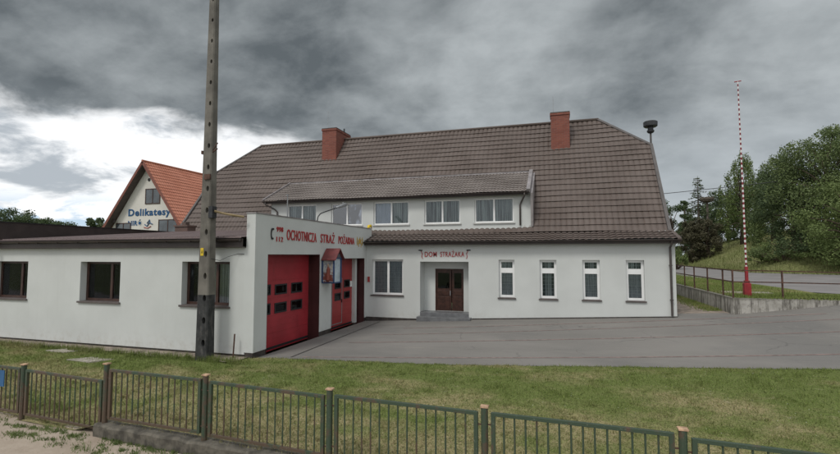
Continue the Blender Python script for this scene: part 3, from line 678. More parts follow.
# ---- garage wing: wall with the two doors and its parapet
G0, G1 = 11.46, D - .002; DO1 = (12.08, 15.26); DO2 = (16.19, 19.34)
mb = MB(); wall(mb, 'x', GX, .30, G0, G1, .2, 4.21, [(*DO1, .2, 3.02), (*DO2, .2, 2.86)])
mb.box(GX - .30, G1 + .001, 3.0, GX, 20.15, 4.21); mb.build('garage_wall', M_ST, FS)
mb = MB(); mb.prism([(GX - .32, G0 - .02, 4.212), (GX + .02, G0 - .02, 4.212), (GX + .02, 20.17, 4.212), (GX - .32, 20.17, 4.212)], (0, 0, .035)); mb.build('parapet_flashing', M_ZINC, FS, fixn=True)
mb = MB()
for a, b in ((G0 + .004, DO1[0]), (DO1[1], DO2[0]), (DO2[1], G1)): mb.box(GX - .28, a, -.25, GX - .02, b, .198)
mb.build('garage_plinth', M_PLINTH, FS)
for (a, b), t in ((DO1, 3.02), (DO2, 2.86)):
    mb = MB(); mb.box(GX - .52, b + .001, -.1, GX - .304, b + .07, t + .05); mb.box(GX - .52, a - .07, -.1, GX - .304, a - .001, t + .05); mb.box(GX - .52, a - .001, t + .001, GX - .304, b + .001, t + .08)
    mb.box(GX - .30, b - .014, -.1, GX - .004, b - .001, t - .016); mb.box(GX - .30, a + .001, -.1, GX - .004, a + .014, t - .016); mb.box(GX - .30, a + .001, t - .015, GX - .004, b - .001, t - .001)
    mb.build('door_jamb', M_JAMB, FS)
def garage_door(a, b, t, mat, wins, wicket=None):
    x = GX - .46; mb = MB(); z = -.05; h = t / 5.4
    hw = [(w0, w1, z0, z1) for w0, w1, z0, z1 in wins]
    wall(mb, 'x', x, .04, a + .002, b - .002, -.05, t - .002, hw)
    o = mb.build('garage_door', mat, FS)
    rb = MB(); k = 0
    while z < t - .2:                       # stamped panels: thin raised ribs between section joints
        z += h / 3; k += 1
        segs = [a + .03]; cut = sorted((w[0] - .03, w[1] + .03) for w in hw if w[2] - .04 < z < w[3] + .04)
        for c0, c1_ in cut: segs += [c0, c1_]
        segs.append(b - .03)
        for s0, s1 in zip(segs[::2], segs[1::2]):
            if s1 - s0 > .02: rb.box(x + .001, s0, z - (.006 if k % 3 else .011), x + (.006 if k % 3 else .012), s1, z + (.006 if k % 3 else .011))
    rb.build('panel_rib', mat, o)
    for w0, w1, z0, z1 in hw:
        fr = MB(); wall(fr, 'x', x + .015, .03, w0 - .04, w1 + .04, z0 - .04, z1 + .04, [(w0 + .01, w1 - .01, z0 + .01, z1 - .01)])
        f_ = fr.build('window', M_BLK, o, bevel=.008); MB().box(x - .02, w0, z0, x - .012, w1, z1).build('pane', M_GLD, o if f_ is None else f_)
    MB().box(x + .001, a + .02, .0, x + .02, b - .02, .07).build('rubber_seal', M_BLK, o)
    if wicket:
        w0, w1, z0, z1 = wicket; k = MB(); wall(k, 'x', x + .016, .016, w0, w1, z0, z1, [(w0 + .035, w1 - .035, z0 + .035, z1 - .035)]); k.build('wicket_frame', M_GREYM, o)
        MB().box(x + .016, w1 - .09, 1.0, x + .05, w1 - .06, 1.14).build('handle', M_BLK, o)
    return o
w1s = [(12.22, 12.88, 1.76, 2.02), (13.18, 13.80, 1.74, 2.0), (14.14, 14.78, 1.72, 2.0), (12.22, 12.88, 1.14, 1.42), (13.18, 13.80, 1.14, 1.40), (14.14, 14.78, 1.13, 1.40)]
garage_door(*DO1, 3.02, M_RED, w1s)
w2s = [(17.38, 17.86, 1.63, 1.88), (18.24, 18.74, 1.64, 1.90), (17.38, 17.86, 1.14, 1.38), (18.24, 18.74, 1.16, 1.40)]
g2 = garage_door(*DO2, 2.86, M_RED2, w2s, (17.08, 18.02, .14, 2.03))
MB().box(GX - .458, 18.78, 1.6, GX - .44, 18.98, 1.85).build('paper_notice', M_WHT, g2)
# ---- the long front wing
WX = -22.5; WH = [(-19.32, -17.62, 1.50, 2.78), (-15.18, -13.47, 1.50, 2.78), (-11.03, -9.30, 1.50, 2.80)]
mb = MB(); wall(mb, 'y', G0, .4, WX, GX - .302, .14, 3.22, WH); mb.box(GX - .302, G0 - .0, .2, GX - .3001, G0 + .01, 3.2)
mb.box(GX - .302 - .0, G0 + .002, 3.2, GX - .3, G0 + .3, 4.208)
mb.build('wing_wall', M_ST, FS)
MB().box(WX + .01, G0 + .02, -.3, GX - .302, G0 + .38, .138).build('wing_plinth', M_PLINTH, FS)
mb = MB(); mb.box(WX, 19.0, 0, GX - .31, 19.2, 4.1); mb.box(WX, G0 + .402, 0, WX + .3, 19, 3.6); mb.build('wing_rear_wall', M_ST, FS)
for a, b, c_, d_ in WH:
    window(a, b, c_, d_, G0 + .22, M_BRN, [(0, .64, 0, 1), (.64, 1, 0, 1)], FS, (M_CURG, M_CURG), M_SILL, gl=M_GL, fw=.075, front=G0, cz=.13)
mb = MB(); z0_, z1_ = 3.52, 4.19; y0_, y1_ = 11.22, 19.2     # low-pitched ribbed sheet roof
for x in np.arange(WX, GX - .36, .2):
    for (a, b, h_) in ((0, .13, 0), (.13, .15, .03), (.15, .18, .03), (.18, .2, 0)):
        pass
v = []; f = []; X_ = []
for x in np.arange(WX, GX - .5, .2): X_ += [(x, 0), (x + .12, 0), (x + .14, .03), (x + .18, .03)]
X_.append((GX - .302, 0))
for yy, zz_ in ((y0_, z0_), (y1_, z1_)):
    for x, h_ in X_: v.append((x, yy, zz_ + h_))
for yy, zz_ in ((y0_, z0_), (y1_, z1_)):
    for x, h_ in X_: v.append((x, yy, zz_ - .03))
n = len(X_)
for i in range(n - 1): f += [(i, i + 1, n + i + 1, n + i), (2 * n + i, 3 * n + i, 3 * n + i + 1, 2 * n + i + 1), (i, 2 * n + i, 2 * n + i + 1, i + 1), (n + i, n + i + 1, 3 * n + i + 1, 3 * n + i)]
M_SHEET = plain('brown_sheet_roof', (.19, .145, .14), .5, .1, .15, .8, dirt=((.26, .22, .20), .5, 1.2))
WR = MB().add(v, f).build('wing_roof', M_SHEET, FS)
mb = MB(); mb.box(WX, y0_ + .06, 3.225, GX - .303, y0_ + .09, 3.475); mb.box(WX, y0_ + .09, 3.225, GX - .303, G0 - .002, 3.245); mb.build('wing_fascia', M_TRIM, FS)
mb = MB(); gutter(mb, (WX, y0_ - .01, 3.46), (GX - .33, y0_ - .01, 3.46), .07)
for x in np.arange(WX + .3, GX - .4, .9): mb.box(x, y0_ - .085, 3.38, x + .025, y0_ + .06, 3.40)
mb.build('gutter', M_TRIM, FS)
fw_ = MB().box(-18.98, 11.18, 3.52, -18.70, 19.2, 4.15).build('firewall_parapet', M_TRIM, FS)
MB().box(-19.02, 11.14, 4.152, -18.66, 19.24, 4.18).build('coping', M_BLK, fw_)
o = MB().box(-18.58, 18.75, 3.9, -17.80, 19.3, 4.42).build('small_chimney', M_BRICKD, WR)
MB().box(-18.62, 18.70, 4.422, -17.76, 19.34, 4.50).box(-18.3, 18.9, 4.50, -18.05, 19.15, 4.66).build('cap', M_BRICKD, o)

# ------------------------------------------------------------------ lettering
def text_mb(s, size, sx=1., bold=.0, depth=.012):
    cu = bpy.data.curves.new('t', 'FONT'); cu.body = s; cu.size = size; cu.offset = bold; cu.space_character = 1.12; cu.extrude = depth; cu.resolution_u = 4
    o = bpy.data.objects.new('t', cu); C.objects.link(o); dg = bpy.context.evaluated_depsgraph_get(); dg.update()
    me = bpy.data.meshes.new_from_object(o.evaluated_get(dg)); vs = [Vector((p.co.x * sx, p.co.y, p.co.z)) for p in me.vertices]; fs = [tuple(p.vertices) for p in me.polygons]
    bpy.data.objects.remove(o); bpy.data.curves.remove(cu); bpy.data.meshes.remove(me); return vs, fs
def put(mb, s, a, b, z0, h, plane, at, bold=.012, shear=0., z0b=None, hb=None, depth=.012):
    """fit text s between a and b along the wall, base z0, cap height h"""
    vs, fs = text_mb(s, 1., 1., bold, depth); x0 = min(v.x for v in vs); x1 = max(v.x for v in vs)
    caps, _ = text_mb('H', 1., 1., bold, depth); ch = max(v.y for v in caps); cb_ = min(v.y for v in caps)
    out_ = []
    for v_ in vs:
        t = (v_.x - x0) / (x1 - x0); u = a + t * (b - a); hh = h if hb is None else h + (hb - h) * t; zb = z0 if z0b is None else z0 + (z0b - z0) * t
        z = zb + (v_.y - cb_) / (ch - cb_) * hh; u += shear * (z - zb); k = v_.z + depth
        out_.append((at + k, u, z) if plane == 'x' else (u, at - k, z))
    mb.add(out_, fs)
wx = GX + .004
LT = thing('wall_lettering', 'red OCHOTNICZA STRAŻ POŻARNA lettering above the garage doors with 998 and 112', 'sign', (wx, 15.8, 3.6))
mb = MB()
put(mb, 'OCHOTNICZA', 13.06, 14.96, 3.49, .34, 'x', wx, .003, z0b=3.46, hb=.32)
put(mb, 'STRAŻ', 15.27, 16.36, 3.46, .32, 'x', wx, .003, z0b=3.45, hb=.31)
put(mb, 'POŻARNA', 16.72, 18.2, 3.45, .30, 'x', wx, .003, z0b=3.45, hb=.28)
mb.build('name_lettering', M_LET, LT)
mb = MB(); put(mb, '998', 12.49, 12.84, 3.73, .15, 'x', wx, .0); put(mb, '112', 12.49, 12.84, 3.42, .15, 'x', wx, .0); mb.build('phone_numbers', M_LET, LT)
mb = MB()                                    # telephone handset
arc = [(wx + .012, 12.25 + .06 * math.cos(t) * -1 + .02, 3.65 + .15 * math.sin(t)) for t in np.linspace(-1.3, 1.3, 9)]
mb.tube(arc, [.034, .026, .022, .02, .02, .02, .022, .026, .034], 6); mb.box(wx, 12.25, 3.48, wx + .03, 12.31, 3.53); mb.box(wx, 12.25, 3.77, wx + .03, 12.33, 3.825); mb.build('handset_symbol', M_BLK, LT)
mb = MB()                                    # golden badge of helmet and flames
def disc(mb, cy, cz, ry, rz, n=14, k=0., pts=None):
    mb.prism([(wx, cy + ry * math.cos(2 * PI * i / n), cz + rz * math.sin(2 * PI * i / n)) for i in range(n)], (.014 + k, 0, 0))
disc(mb, 18.78, 3.62, .16, .09); mb.prism([(wx, 18.60, 3.50), (wx, 18.98, 3.50), (wx, 18.93, 3.56), (wx, 18.63, 3.56)], (.016, 0, 0)); mb.prism([(wx, 18.74, 3.69), (wx, 18.84, 3.69), (wx, 18.80, 3.80)], (.016, 0, 0))
for s_ in (-1, 1):
    for k in range(4): cy = 18.79 + s_ * (.24 + .035 * math.sin(k)); mb.prism([(wx, cy - .05, 3.42 + k * .08), (wx, cy + .05, 3.44 + k * .08), (wx, cy + .03 * s_, 3.56 + k * .08)], (.014, 0, 0))
mb.bar((wx + .01, 18.66, 3.36), (wx + .01, 18.66, 3.50), .03, .02); mb.bar((wx + .01, 18.9, 3.33), (wx + .01, 18.9, 3.50), .03, .02)
mb.build('badge', M_GOLD, LT, fixn=True)
LD = thing('entrance_lettering', 'red DOM STRAŻAKA lettering between two small axes over the entrance', 'sign', (-4.8, D, 3.0)); ly = D - .004
mb = MB(); put(mb, 'DOM', -5.66, -5.12, 2.93, .21, 'y', ly, .002); put(mb, 'STRAŻAKA', -4.96, -3.90, 2.93, .21, 'y', ly, .002); mb.build('name_lettering', M_LET, LD)
for s_, x in ((1, -5.83), (-1, -3.74)):
    mb = MB(); mb.tube([(x, ly - .012, 3.17), (x + .06 * s_, ly - .012, 3.06), (x + .03 * s_, ly - .012, 2.94), (x + .07 * s_, ly - .012, 2.84)], .014, 6); mb.build('axe_handle', M_LET, LD)
    mb = MB(); mb.prism([(x - .13 * s_, ly, 3.19), (x + .05 * s_, ly, 3.17), (x + .06 * s_, ly, 3.23), (x - .10 * s_, ly, 3.235)], (0, -.02, 0)); mb.build('axe_head', M_BLK, LD, fixn=True)

# ------------------------------------------------------------------ things on the fire station
SH = thing('wall_shrine', 'small shrine box with red gabled roof and painted figure between the garage doors', 'shrine', (GX, 15.7, 1.95))
sx0, sx1, sy0, sy1, sz0, sz1 = GX + .03, GX + .50, 15.40, 15.98, 1.98, 2.88
M_SHB = plain('dark_blue_frame', (.03, .06, .14), .5)
fr = MB()
for x in (sx0, sx1):
    for y in (sy0, sy1): fr.bar((x, y, sz0), (x, y, sz1), .045)
for z in (sz0, sz1):
    fr.bar((sx0, sy0, z), (sx1, sy0, z), .045); fr.bar((sx0, sy1, z), (sx1, sy1, z), .045); fr.bar((sx1, sy0, z), (sx1, sy1, z), .045)
fr.build('frame', M_SHB, SH)
def mural(name, seed):
    m, nt, b = new_mat(name); p = pos(nt)
    c = mixc(nt, ramp(nt, noise(nt, mapping(nt, p, (1, 1, 1), (seed, 0, 0)), 7, 4, .6), .42, .6), (.50, .52, .50), (.22, .24, .28))
    s_ = nt.nodes.new('ShaderNodeSeparateXYZ'); nt.links.new(p, s_.inputs[0])
    c = mixc(nt, math_n(nt, 'MULTIPLY', ramp(nt, s_.outputs[2], 2.42, 2.28), ramp(nt, noise(nt, p, 9, 3), .42, .5)), c, (.22, .07, .05))
    nt.links.new(c, b.inputs['Base Color']); b.inputs['Roughness'].default_value = .5; return m
MB().box(sx0, sy0 + .02, sz0 + .02, sx1 - .02, sy0 + .03, sz1 - .02).build('painted_picture', mural('painted_panel', 0), SH)
MB().box(sx1 - .03, sy0 + .03, sz0 + .02, sx1 - .02, sy1 - .03, sz1 - .02).build('side_glass', plain('pale_panel', (.42, .50, .55), .2, 0, .2, 4), SH)
MB().box(sx0, sy0 + .03, sz0 - .02, sx1 - .03, sy1 - .02, sz0 + .02).build('base', M_SHB, SH)
# low relief of a standing figure on the picture
mb = MB(); fy = sy0 + .012; fx = (sx0 + sx1) / 2
mb.tube([(fx, fy, 2.08), (fx, fy, 2.3), (fx + .01, fy, 2.48), (fx, fy, 2.56)], [.10, .075, .07, .03], 8); mb.build('figure_robe', plain('red_robe', (.22, .06, .04), .6), SH)
mb = MB(); mb.tube([(fx, fy, 2.56), (fx, fy, 2.6), (fx, fy, 2.66), (fx, fy, 2.68)], [.02, .04, .036, .01], 8); mb.tube([(fx + .05, fy, 2.46), (fx + .12, fy, 2.52), (fx + .14, fy, 2.72)], .012, 6); mb.build('figure_head', plain('skin_paint', (.42, .30, .22), .6), SH)
mb = MB(); ry_ = (sy0 + sy1) / 2; za, zb_ = 2.88, 3.22; e_ = .10
# gable faces outward (+x); ridge runs from the wall outward
for s_ in (-1, 1):
    yo = ry_ + s_ * ((sy1 - sy0) / 2 + e_)
    mb.prism([(sx0, yo, za - .08), (sx1 + .12, yo, za - .08), (sx1 + .12, ry_, zb_), (sx0, ry_, zb_)], (0, 0, .03))
SR = mb.build('roof', plain('red_sheet', (.15, .035, .035), .5, 0, .2, 6), SH, fixn=True)
MB().prism([(sx1 - .02, sy0, sz1 + .02), (sx1 - .02, sy1, sz1 + .02), (sx1 - .02, ry_, zb_ - .02)], (.03, 0, 0)).build('gable_board', plain('dark_board', (.09, .10, .12), .6), SH, fixn=True)
# lamp arm on the parapet
LA = thing('wall_lamp', 'small grey lamp on a curved arm rising from the garage parapet', 'lamp', (-8.6, 15.3, 4.24))
MB().tube([(-8.6, 15.3, 4.24), (-8.6, 15.36, 4.42), (-8.6, 15.55, 4.56), (-8.6, 15.9, 4.66), (-8.6, 16.6, 4.84), (-8.6, 17.2, 4.99)], .022, 7).build('arm', M_DARKM, LA, smooth=True)
MB().tube([(-8.6, 16.85, 4.92), (-8.6, 17.1, 4.97), (-8.6, 17.6, 5.10), (-8.6, 17.85, 5.14)], [.03, .06, .08, .02], 10).build('lamp_head', M_GREYM, LA, smooth=True)
MB().tube([(-8.6, 17.45, 5.06), (-8.6, 17.45, 5.20)], [.02, .03], 6).build('sensor', M_GREYM, LA)
RP = thing('roof_mast', 'thin grey mast standing on the garage roof before the dormer', 'mast', (-8.62, 13.36, 4.0)); MB().tube([(-8.62, 13.36, 4.0), (-8.62, 13.36, 4.97)], .018, 6).build('pole', M_GREYM, RP); MB().box(-8.66, 13.32, 4.97, -8.58, 13.40, 5.0).build('cap', M_GREYM, RP)
tag(MB().tube([(-8.56, 20.02, 4.25), (-8.56, 20.08, 4.34), (-8.56, 20.3, 4.38), (-8.56, 20.42, 4.30)], [.05, .08, .07, .03], 8).build('beacon', M_YEL, smooth=True), 'small yellow fitting on the far end of the garage parapet', 'light')
tag(MB().box(-8.36, D - .055, 1.78, -8.26, D - .004, 2.02).build('fire_alarm_box', M_LET, bevel=.01), 'small red alarm box on the wall beside the second garage door', 'alarm box')
EP = thing('roof_pole', 'grey square post rising from the left end of the wing eaves', 'pole', (-19.1, 11.4, 3.3)); MB().box(-19.17, 11.02, 3.23, -19.03, 11.12, 5.55).build('post', M_GREYM, EP); MB().box(-19.19, 11.0, 5.55, -19.01, 11.14, 5.58).build('cap', M_GREYM, EP)
tag(MB().tube([(-8.95, 11.25, -.02), (-8.93, 11.28, .75)], .022, 6).build('iron_rod', M_RUST), 'rusty iron rod leaning at the corner of the white wing', 'rod')
# siren on the gable
SI = thing('siren', 'dark mushroom shaped siren on a thin pole above the gable', 'siren', (4.42, 24.8, 7.0))
MB().tube([(4.42, 24.8, 5.6), (4.42, 24.8, 9.05)], .045, 8).build('pole', M_VERGE, SI)
def lathe(mb, c_, prof, n=20):
    b_ = len(mb.v)
    for r_, z in prof:
        for k in range(n): mb.v.append((c_[0] + r_ * math.cos(2 * PI * k / n), c_[1] + r_ * math.sin(2 * PI * k / n), c_[2] + z))
    for j in range(len(prof) - 1):
        for k in range(n): mb.f.append((b_ + j * n + k, b_ + j * n + (k + 1) % n, b_ + (j + 1) * n + (k + 1) % n, b_ + (j + 1) * n + k))
    mb.f.append(tuple(b_ + k for k in range(n))[::-1]); mb.f.append(tuple(b_ + (len(prof) - 1) * n + k for k in range(n))); return mb
lathe(MB(), (4.42, 24.8, 9.03), [(.05, -.05), (.12, -.02), (.17, .04), (.17, .09), (.13, .13), (.13, .27)]).build('motor', M_DARKM, SI)
lathe(MB(), (4.42, 24.8, 9.30), [(.16, 0), (.27, .0), (.32, .04), (.33, .24), (.28, .28), (.02, .30)]).build('horn', M_DARKM, SI)
MB().bar((4.42, 24.8, 5.8), (4.2, 24.8, 5.8), .04).bar((4.42, 24.8, 7.2), (4.2, 24.8, 7.2), .04).build('bracket', M_GREYM, SI)

# ------------------------------------------------------------------ utility pole (concrete, tapered, with pockets)
UP = thing('utility_pole', 'tall grey concrete utility pole with dark tarred foot before the wing', 'utility pole', (-9.63, 10.9, 0))
px, py, PH = -9.63, 10.9, 12.5
M_PC = plain('pole_concrete', (.155, .145, .125), .95, 0, .25, 2, .5, dirt=((.08, .075, .065), .7, 3))
M_TAR = plain('tar_paint', (.035, .036, .036), .8, 0, .4, 6, .3, dirt=((.14, .13, .12), .7, 9))
def pw(z): return .205 - .0085 * z * 1.05              # half width
def pd(z): return .15 - .006 * z
levels = [-.5, 0.0, 1.45, 1.75] ; mats_ = None
def pole_part(z0, z1, mat, nm):
    mb = MB(); zs_ = list(np.linspace(z0, z1, 12)); v = []; f = []
    for z in zs_:
        a, b = pw(z), pd(z); c_ = .03
        v += [(px - a, py - b + c_, z), (px - a + c_, py - b, z), (px + a - c_, py - b, z), (px + a, py - b + c_, z), (px + a, py + b, z), (px - a, py + b, z)]
    for i in range(len(zs_) - 1):
        for k in range(6): f.append((i * 6 + k, i * 6 + (k + 1) % 6, (i + 1) * 6 + (k + 1) % 6, (i + 1) * 6 + k))
    f.append(tuple(range(6))[::-1]); f.append(tuple((len(zs_) - 1) * 6 + k for k in range(6)))
    return mb.add(v, f).build(nm, mat, UP)
shaft = pole_part(1.88, PH, M_PC, 'shaft'); foot = pole_part(-.5, 1.879, M_TAR, 'foot')
cut = MB()
for z in np.arange(.55, PH - .4, .62):                  # oval climbing pockets, sunk into the face
    cx_ = px + pw(z) * .38; n = 10; r_ = pw(z) * .30
    cut.prism([(cx_ + r_ * math.cos(2 * PI * i / n), py - pd(z) - .05, z + r_ * 1.7 * math.sin(2 * PI * i / n)) for i in range(n)], (0, .17, 0))
cutter = cut.build('pockets', M_BLK, UP, fixn=True)
dg = None
for o in (shaft, foot):
    bo = o.modifiers.new('b', 'BOOLEAN'); bo.object = cutter; bo.operation = 'DIFFERENCE'; bo.solver = 'EXACT'
bpy.context.view_layer.update(); dg = bpy.context.evaluated_depsgraph_get()
for o in (shaft, foot):
    me = bpy.data.meshes.new_from_object(o.evaluated_get(dg)); o.modifiers.clear(); o.data = me
bpy.data.objects.remove(cutter)
MB().box(px + .02 - .12, py - .145, 2.98, px - .0, py - .138 - .0, 3.2).build('warning_plate', M_YEL, UP)
MB().prism([(px - .07, py - .146, 3.05), (px - .03, py - .146, 3.05), (px - .045, py - .146, 3.15)], (0, -.003, 0)).build('plate_symbol', M_BLK, UP)
mb = MB(); mb.bar((px + .14, py - .05, 5.95), (px + .36, py - .12, 6.02), .03); mb.bar((px + .14, py - .05, 6.0), (px + .34, py - .08, 6.2), .02); mb.box(px - .2, py - .12, 5.9, px - .15, py, 6.0); mb.build('bracket', M_RUST, UP)
mb = MB(); mb.box(px + .12, py - .13, 4.05, px + .25, py + .05, 4.38); mb.build('junction_box', M_DARKM, UP)
mb = MB(); mb.box(px - .04, py - .16, 5.15, px + .16, py - .11, 5.3); mb.build('clamp', M_RUST, UP)
tag(MB().tube([(px + .25, py - .05, 4.25), (-9.25, 11.0, 4.2), (-9.0, 11.1, 4.15), (-8.72, 11.3, 4.1)], .035, 6).build('service_cable', plain('yellowed_cable', (.26, .20, .11), .8)), 'thick pale service cable from the utility pole to the garage wall', 'cable')
tag(MB().tube([(px + .17, py - .05, 2.9), (-9.35, 11.1, 2.84), (-9.2, 11.25, 2.95), (-9.0, 11.42, 3.03), (-8.8, 11.44, 3.03)], .008, 5).build('telephone_wire', M_DARKM), 'thin dark wire sagging from the utility pole to the wing wall', 'cable')

# ------------------------------------------------------------------ retaining wall, railing, barrier
def stained():
    m, nt, b = new_mat('streaked_concrete'); p = pos(nt)
    c = mixc(nt, ramp(nt, noise(nt, p, 2.2, 7, .65), .35, .65), (.30, .285, .25), (.46, .44, .40))
    c = mixc(nt, ramp(nt, noise(nt, mapping(nt, p, (1, 1, .14)), 5.0, 7, .7), .47, .60, 0, .85), c, (.10, .092, .078))
    c = mixc(nt, ramp(nt, noise(nt, p, 9, 6, .75), .52, .68, 0, .7), c, (.13, .125, .10))
    z = nt.nodes.new('ShaderNodeSeparateXYZ'); nt.links.new(p, z.inputs[0])
    c = mixc(nt, math_n(nt, 'MULTIPLY', ramp(nt, z.outputs[2], 1.25, 1.40), .75), c, (.12, .115, .085))
    nt.links.new(c, b.inputs['Base Color']); b.inputs['Roughness'].default_value = .95; bump(nt, b, noise(nt, p, 30, 6, .7), .7, .015); return m
M_RW = stained()
mb = MB(); mb.box(6.15, 20.22, .2, 6.35, 46, 1.40)
pts = [(6.15, 19.96), (10.1, 21.36), (14.5, 22.6)]; tz = [1.40, 1.30, 1.22]
v = []; f = []
for (x, y), z in zip(pts, tz):
    for dy_, dzz in ((0, 0), (.2, 0)): v += [(x, y + dy_, .2), (x, y + dy_, z)]
for i in range(2):
    a = 4 * i; b = a + 4; f += [(a, b, b + 1, a + 1), (a + 2, a + 3, b + 3, b + 2), (a + 1, b + 1, b + 3, a + 3), (a, a + 2, b + 2, b)]
f += [(0, 1, 3, 2), (8, 10, 11, 9)]; mb.add(v, f); mb.box(6.15, 20.161, .2, 6.35, 20.219, 1.399)
tag(mb.build('retaining_wall', M_RW, fixn=True), 'low stained concrete retaining wall beside the house and forecourt', 'wall')
RL = thing('metal_railing', 'rusty two rail metal railing on top of the retaining wall', 'railing', (6.25, 20, 1.4))
posts = [(6.25, y, 1.40) for y in (44.5, 40.5, 36.6, 32.8, 29.2, 27.2, 25.4, 23.3, 21.3)] + [(6.22, 20.1, 1.40), (8.05, 20.75, 1.36), (10.4, 21.55, 1.30), (12.6, 22.2, 1.26)]
for p_ in posts: MB().bar(p_, (p_[0], p_[1], p_[2] + 1.03), .05, .05).build('post', M_RUST, RL)
mb = MB()
for h_ in (1.03, .60):
    for a, b in zip(posts, posts[1:]): mb.bar((a[0], a[1], a[2] + h_), (b[0], b[1], b[2] + h_), .04, .04)
mb.build('rail', M_RUST, RL)
BR = thing('road_barrier', 'red box barrier with tall raised red and white striped boom', 'barrier', (7.05, 21.25, 1.38)); bx, by = 7.06, 21.25
MB().box(bx - .12, by - .11, 1.34, bx + .12, by + .11, 1.90).build('barrier_box', M_REDP, BR, bevel=.02)
MB().box(bx - .085, by - .08, 1.902, bx + .085, by + .08, 2.0).box(bx - .05, by - .05, 2.0, bx + .05, by + .05, 2.55).build('boom_holder', M_REDP, BR, bevel=.01)
def stripe():
    m, nt, b = new_mat('red_white_stripes'); p = pos(nt); s_ = nt.nodes.new('ShaderNodeSeparateXYZ'); nt.links.new(p, s_.inputs[0])
    k = math_n(nt, 'FRACT', math_n(nt, 'DIVIDE', s_.outputs[2], .20)); c_ = mixc(nt, math_n(nt, 'GREATER_THAN', k, .5), (.20, .02, .03), (.68, .67, .66))
    nt.links.new(c_, b.inputs['Base Color']); b.inputs['Roughness'].default_value = .4; return m
MB().tube([(bx, by, 2.3), (bx, by, 5), (bx - .01, by, 8), (bx - .02, by, 10.0)], [.034, .032, .028, .022], 10).build('boom', stripe(), BR)
MB().tube([(bx - .14, by, 10.0), (bx + .1, by, 10.02)], .02, 6).build('boom_tip', M_REDP, BR)
tag(MB().box(6.8, 22.9, 1.375, 8.6, 23.6, 1.41).build('concrete_slab', M_PATH), 'pale concrete slab lying in the verge behind the railing', 'slab')
for k, (x, y, w_, d_) in enumerate(((-13.5, 9.9, .95, .40), (-15.2, 10.5, .8, .35))):
    o = MB().prism([(x, y, zl(x, y) + .0), (x + w_, y - .05, zl(x, y)), (x + w_ + .35, y + d_, zl(x, y)), (x + .4, y + d_ + .05, zl(x, y))], (0, 0, .035)).build('paving_slab', M_PATH, fixn=True)
    tag(o, ('weathered concrete slab in the lawn before the wing, nearer the fence', 'weathered concrete slab in the lawn close to the white wing wall')[k], 'slab')

# ------------------------------------------------------------------ fence
def rusty_green():
    m, nt, b = new_mat('flaking_green_paint'); p = pos(nt)
    s_ = nt.nodes.new('ShaderNodeSeparateXYZ'); nt.links.new(p, s_.inputs[0])
    f = math_n(nt, 'ADD', noise(nt, mapping(nt, p, (1, 1, .6)), 5, 8, .72), ramp(nt, s_.outputs[0], -8, 0, .05, -.05, False))
    f = math_n(nt, 'ADD', f, ramp(nt, s_.outputs[2], .25, -.05, 0, .12))
    c_ = mixc(nt, ramp(nt, f, .48, .62), (.040, .066, .040), (.088, .060, .040))
    c_ = mixc(nt, ramp(nt, noise(nt, p, 40, 4), .62, .7, 0, .7), c_, (.14, .17, .13))
    nt.links.new(c_, b.inputs['Base Color']); b.inputs['Roughness'].default_value = .48; bump(nt, b, noise(nt, p, 60, 4), .5, .003); return m
M_FEN = rusty_green(); M_CAPR = plain('orange_rust_cap', (.42, .28, .18), .9, 0, .4, 14)
fdir = Vector((FX1 - FX0, FY1 - FY0)).normalized()
FN = thing('iron_fence', 'rusty green iron fence of barred panels between tube posts', 'fence', (-3.3, 6.34, -.1))
PX = [-12.66, -10.32, -7.99, -5.67, -3.31, -.98, 1.32, 3.64, 5.96, 8.28]
def fpt(s_x): return Vector((s_x, fence_y(s_x), 0))
for i, x in enumerate(PX):
    p = fpt(x); low = -.2 if x < -8.5 else 0; 
    po = MB().tube([(p.x, p.y, -.28 + low * .3), (p.x, p.y, 1.0 + low)], .047, 12).build('post', M_FEN, FN, smooth=False)
    MB().box(p.x - .052, p.y - .05, 1.0 + low, p.x + .056, p.y + .05, 1.022 + low).build('cap', M_CAPR, po, bevel=.004)
    if i < len(PX) - 1:
        q = fpt(PX[i + 1]); low2 = -.2 if x < -8.5 else 0; st = {3: .0, 4: .03, 5: .05}.get(i, 0)
        a = p + Vector((*fdir, 0)) * .115; b = q - Vector((*fdir, 0)) * .115; zb, zt = .05 + low2 + st * .5, .90 + low2 + st * .5
        dzt = (.012, -.02, .015, -.01, .0, .01, -.01, 0, 0)[i]
        P0, P1, P2, P3 = (a.x, a.y, zb), (b.x, b.y, zb + dzt), (b.x, b.y, zt + dzt), (a.x, a.y, zt)
        mb = MB(); mb.bar(P0, P1, .035, .045); mb.bar(P3, P2, .05, .045); mb.bar((P0[0], P0[1], zb - .015), (P3[0], P3[1], zt + .02), .055, .05); mb.bar((P1[0], P1[1], zb + dzt - .015), (P2[0], P2[1], zt + dzt + .02), .055, .05)
        pn = mb.build('panel', M_FEN, FN, bevel=.003); br = MB(); n = 15
        for k in range(1, n):
            t = k / n; j = random.uniform(-.003, .003); A = Vector(P0).lerp(Vector(P1), t); B = Vector(P3).lerp(Vector(P2), t); br.tube([A, B + Vector((j, 0, 0))], .0125, 6)
        br.build('bars', M_FEN, pn)
        mb = MB()
        for z in (zb + .12, zt - .14): mb.bar((p.x, p.y, z), (a.x, a.y, z), .015); mb.bar((q.x, q.y, z), (b.x, b.y, z), .015)
        mb.build('weld_tabs', M_RUST, pn)
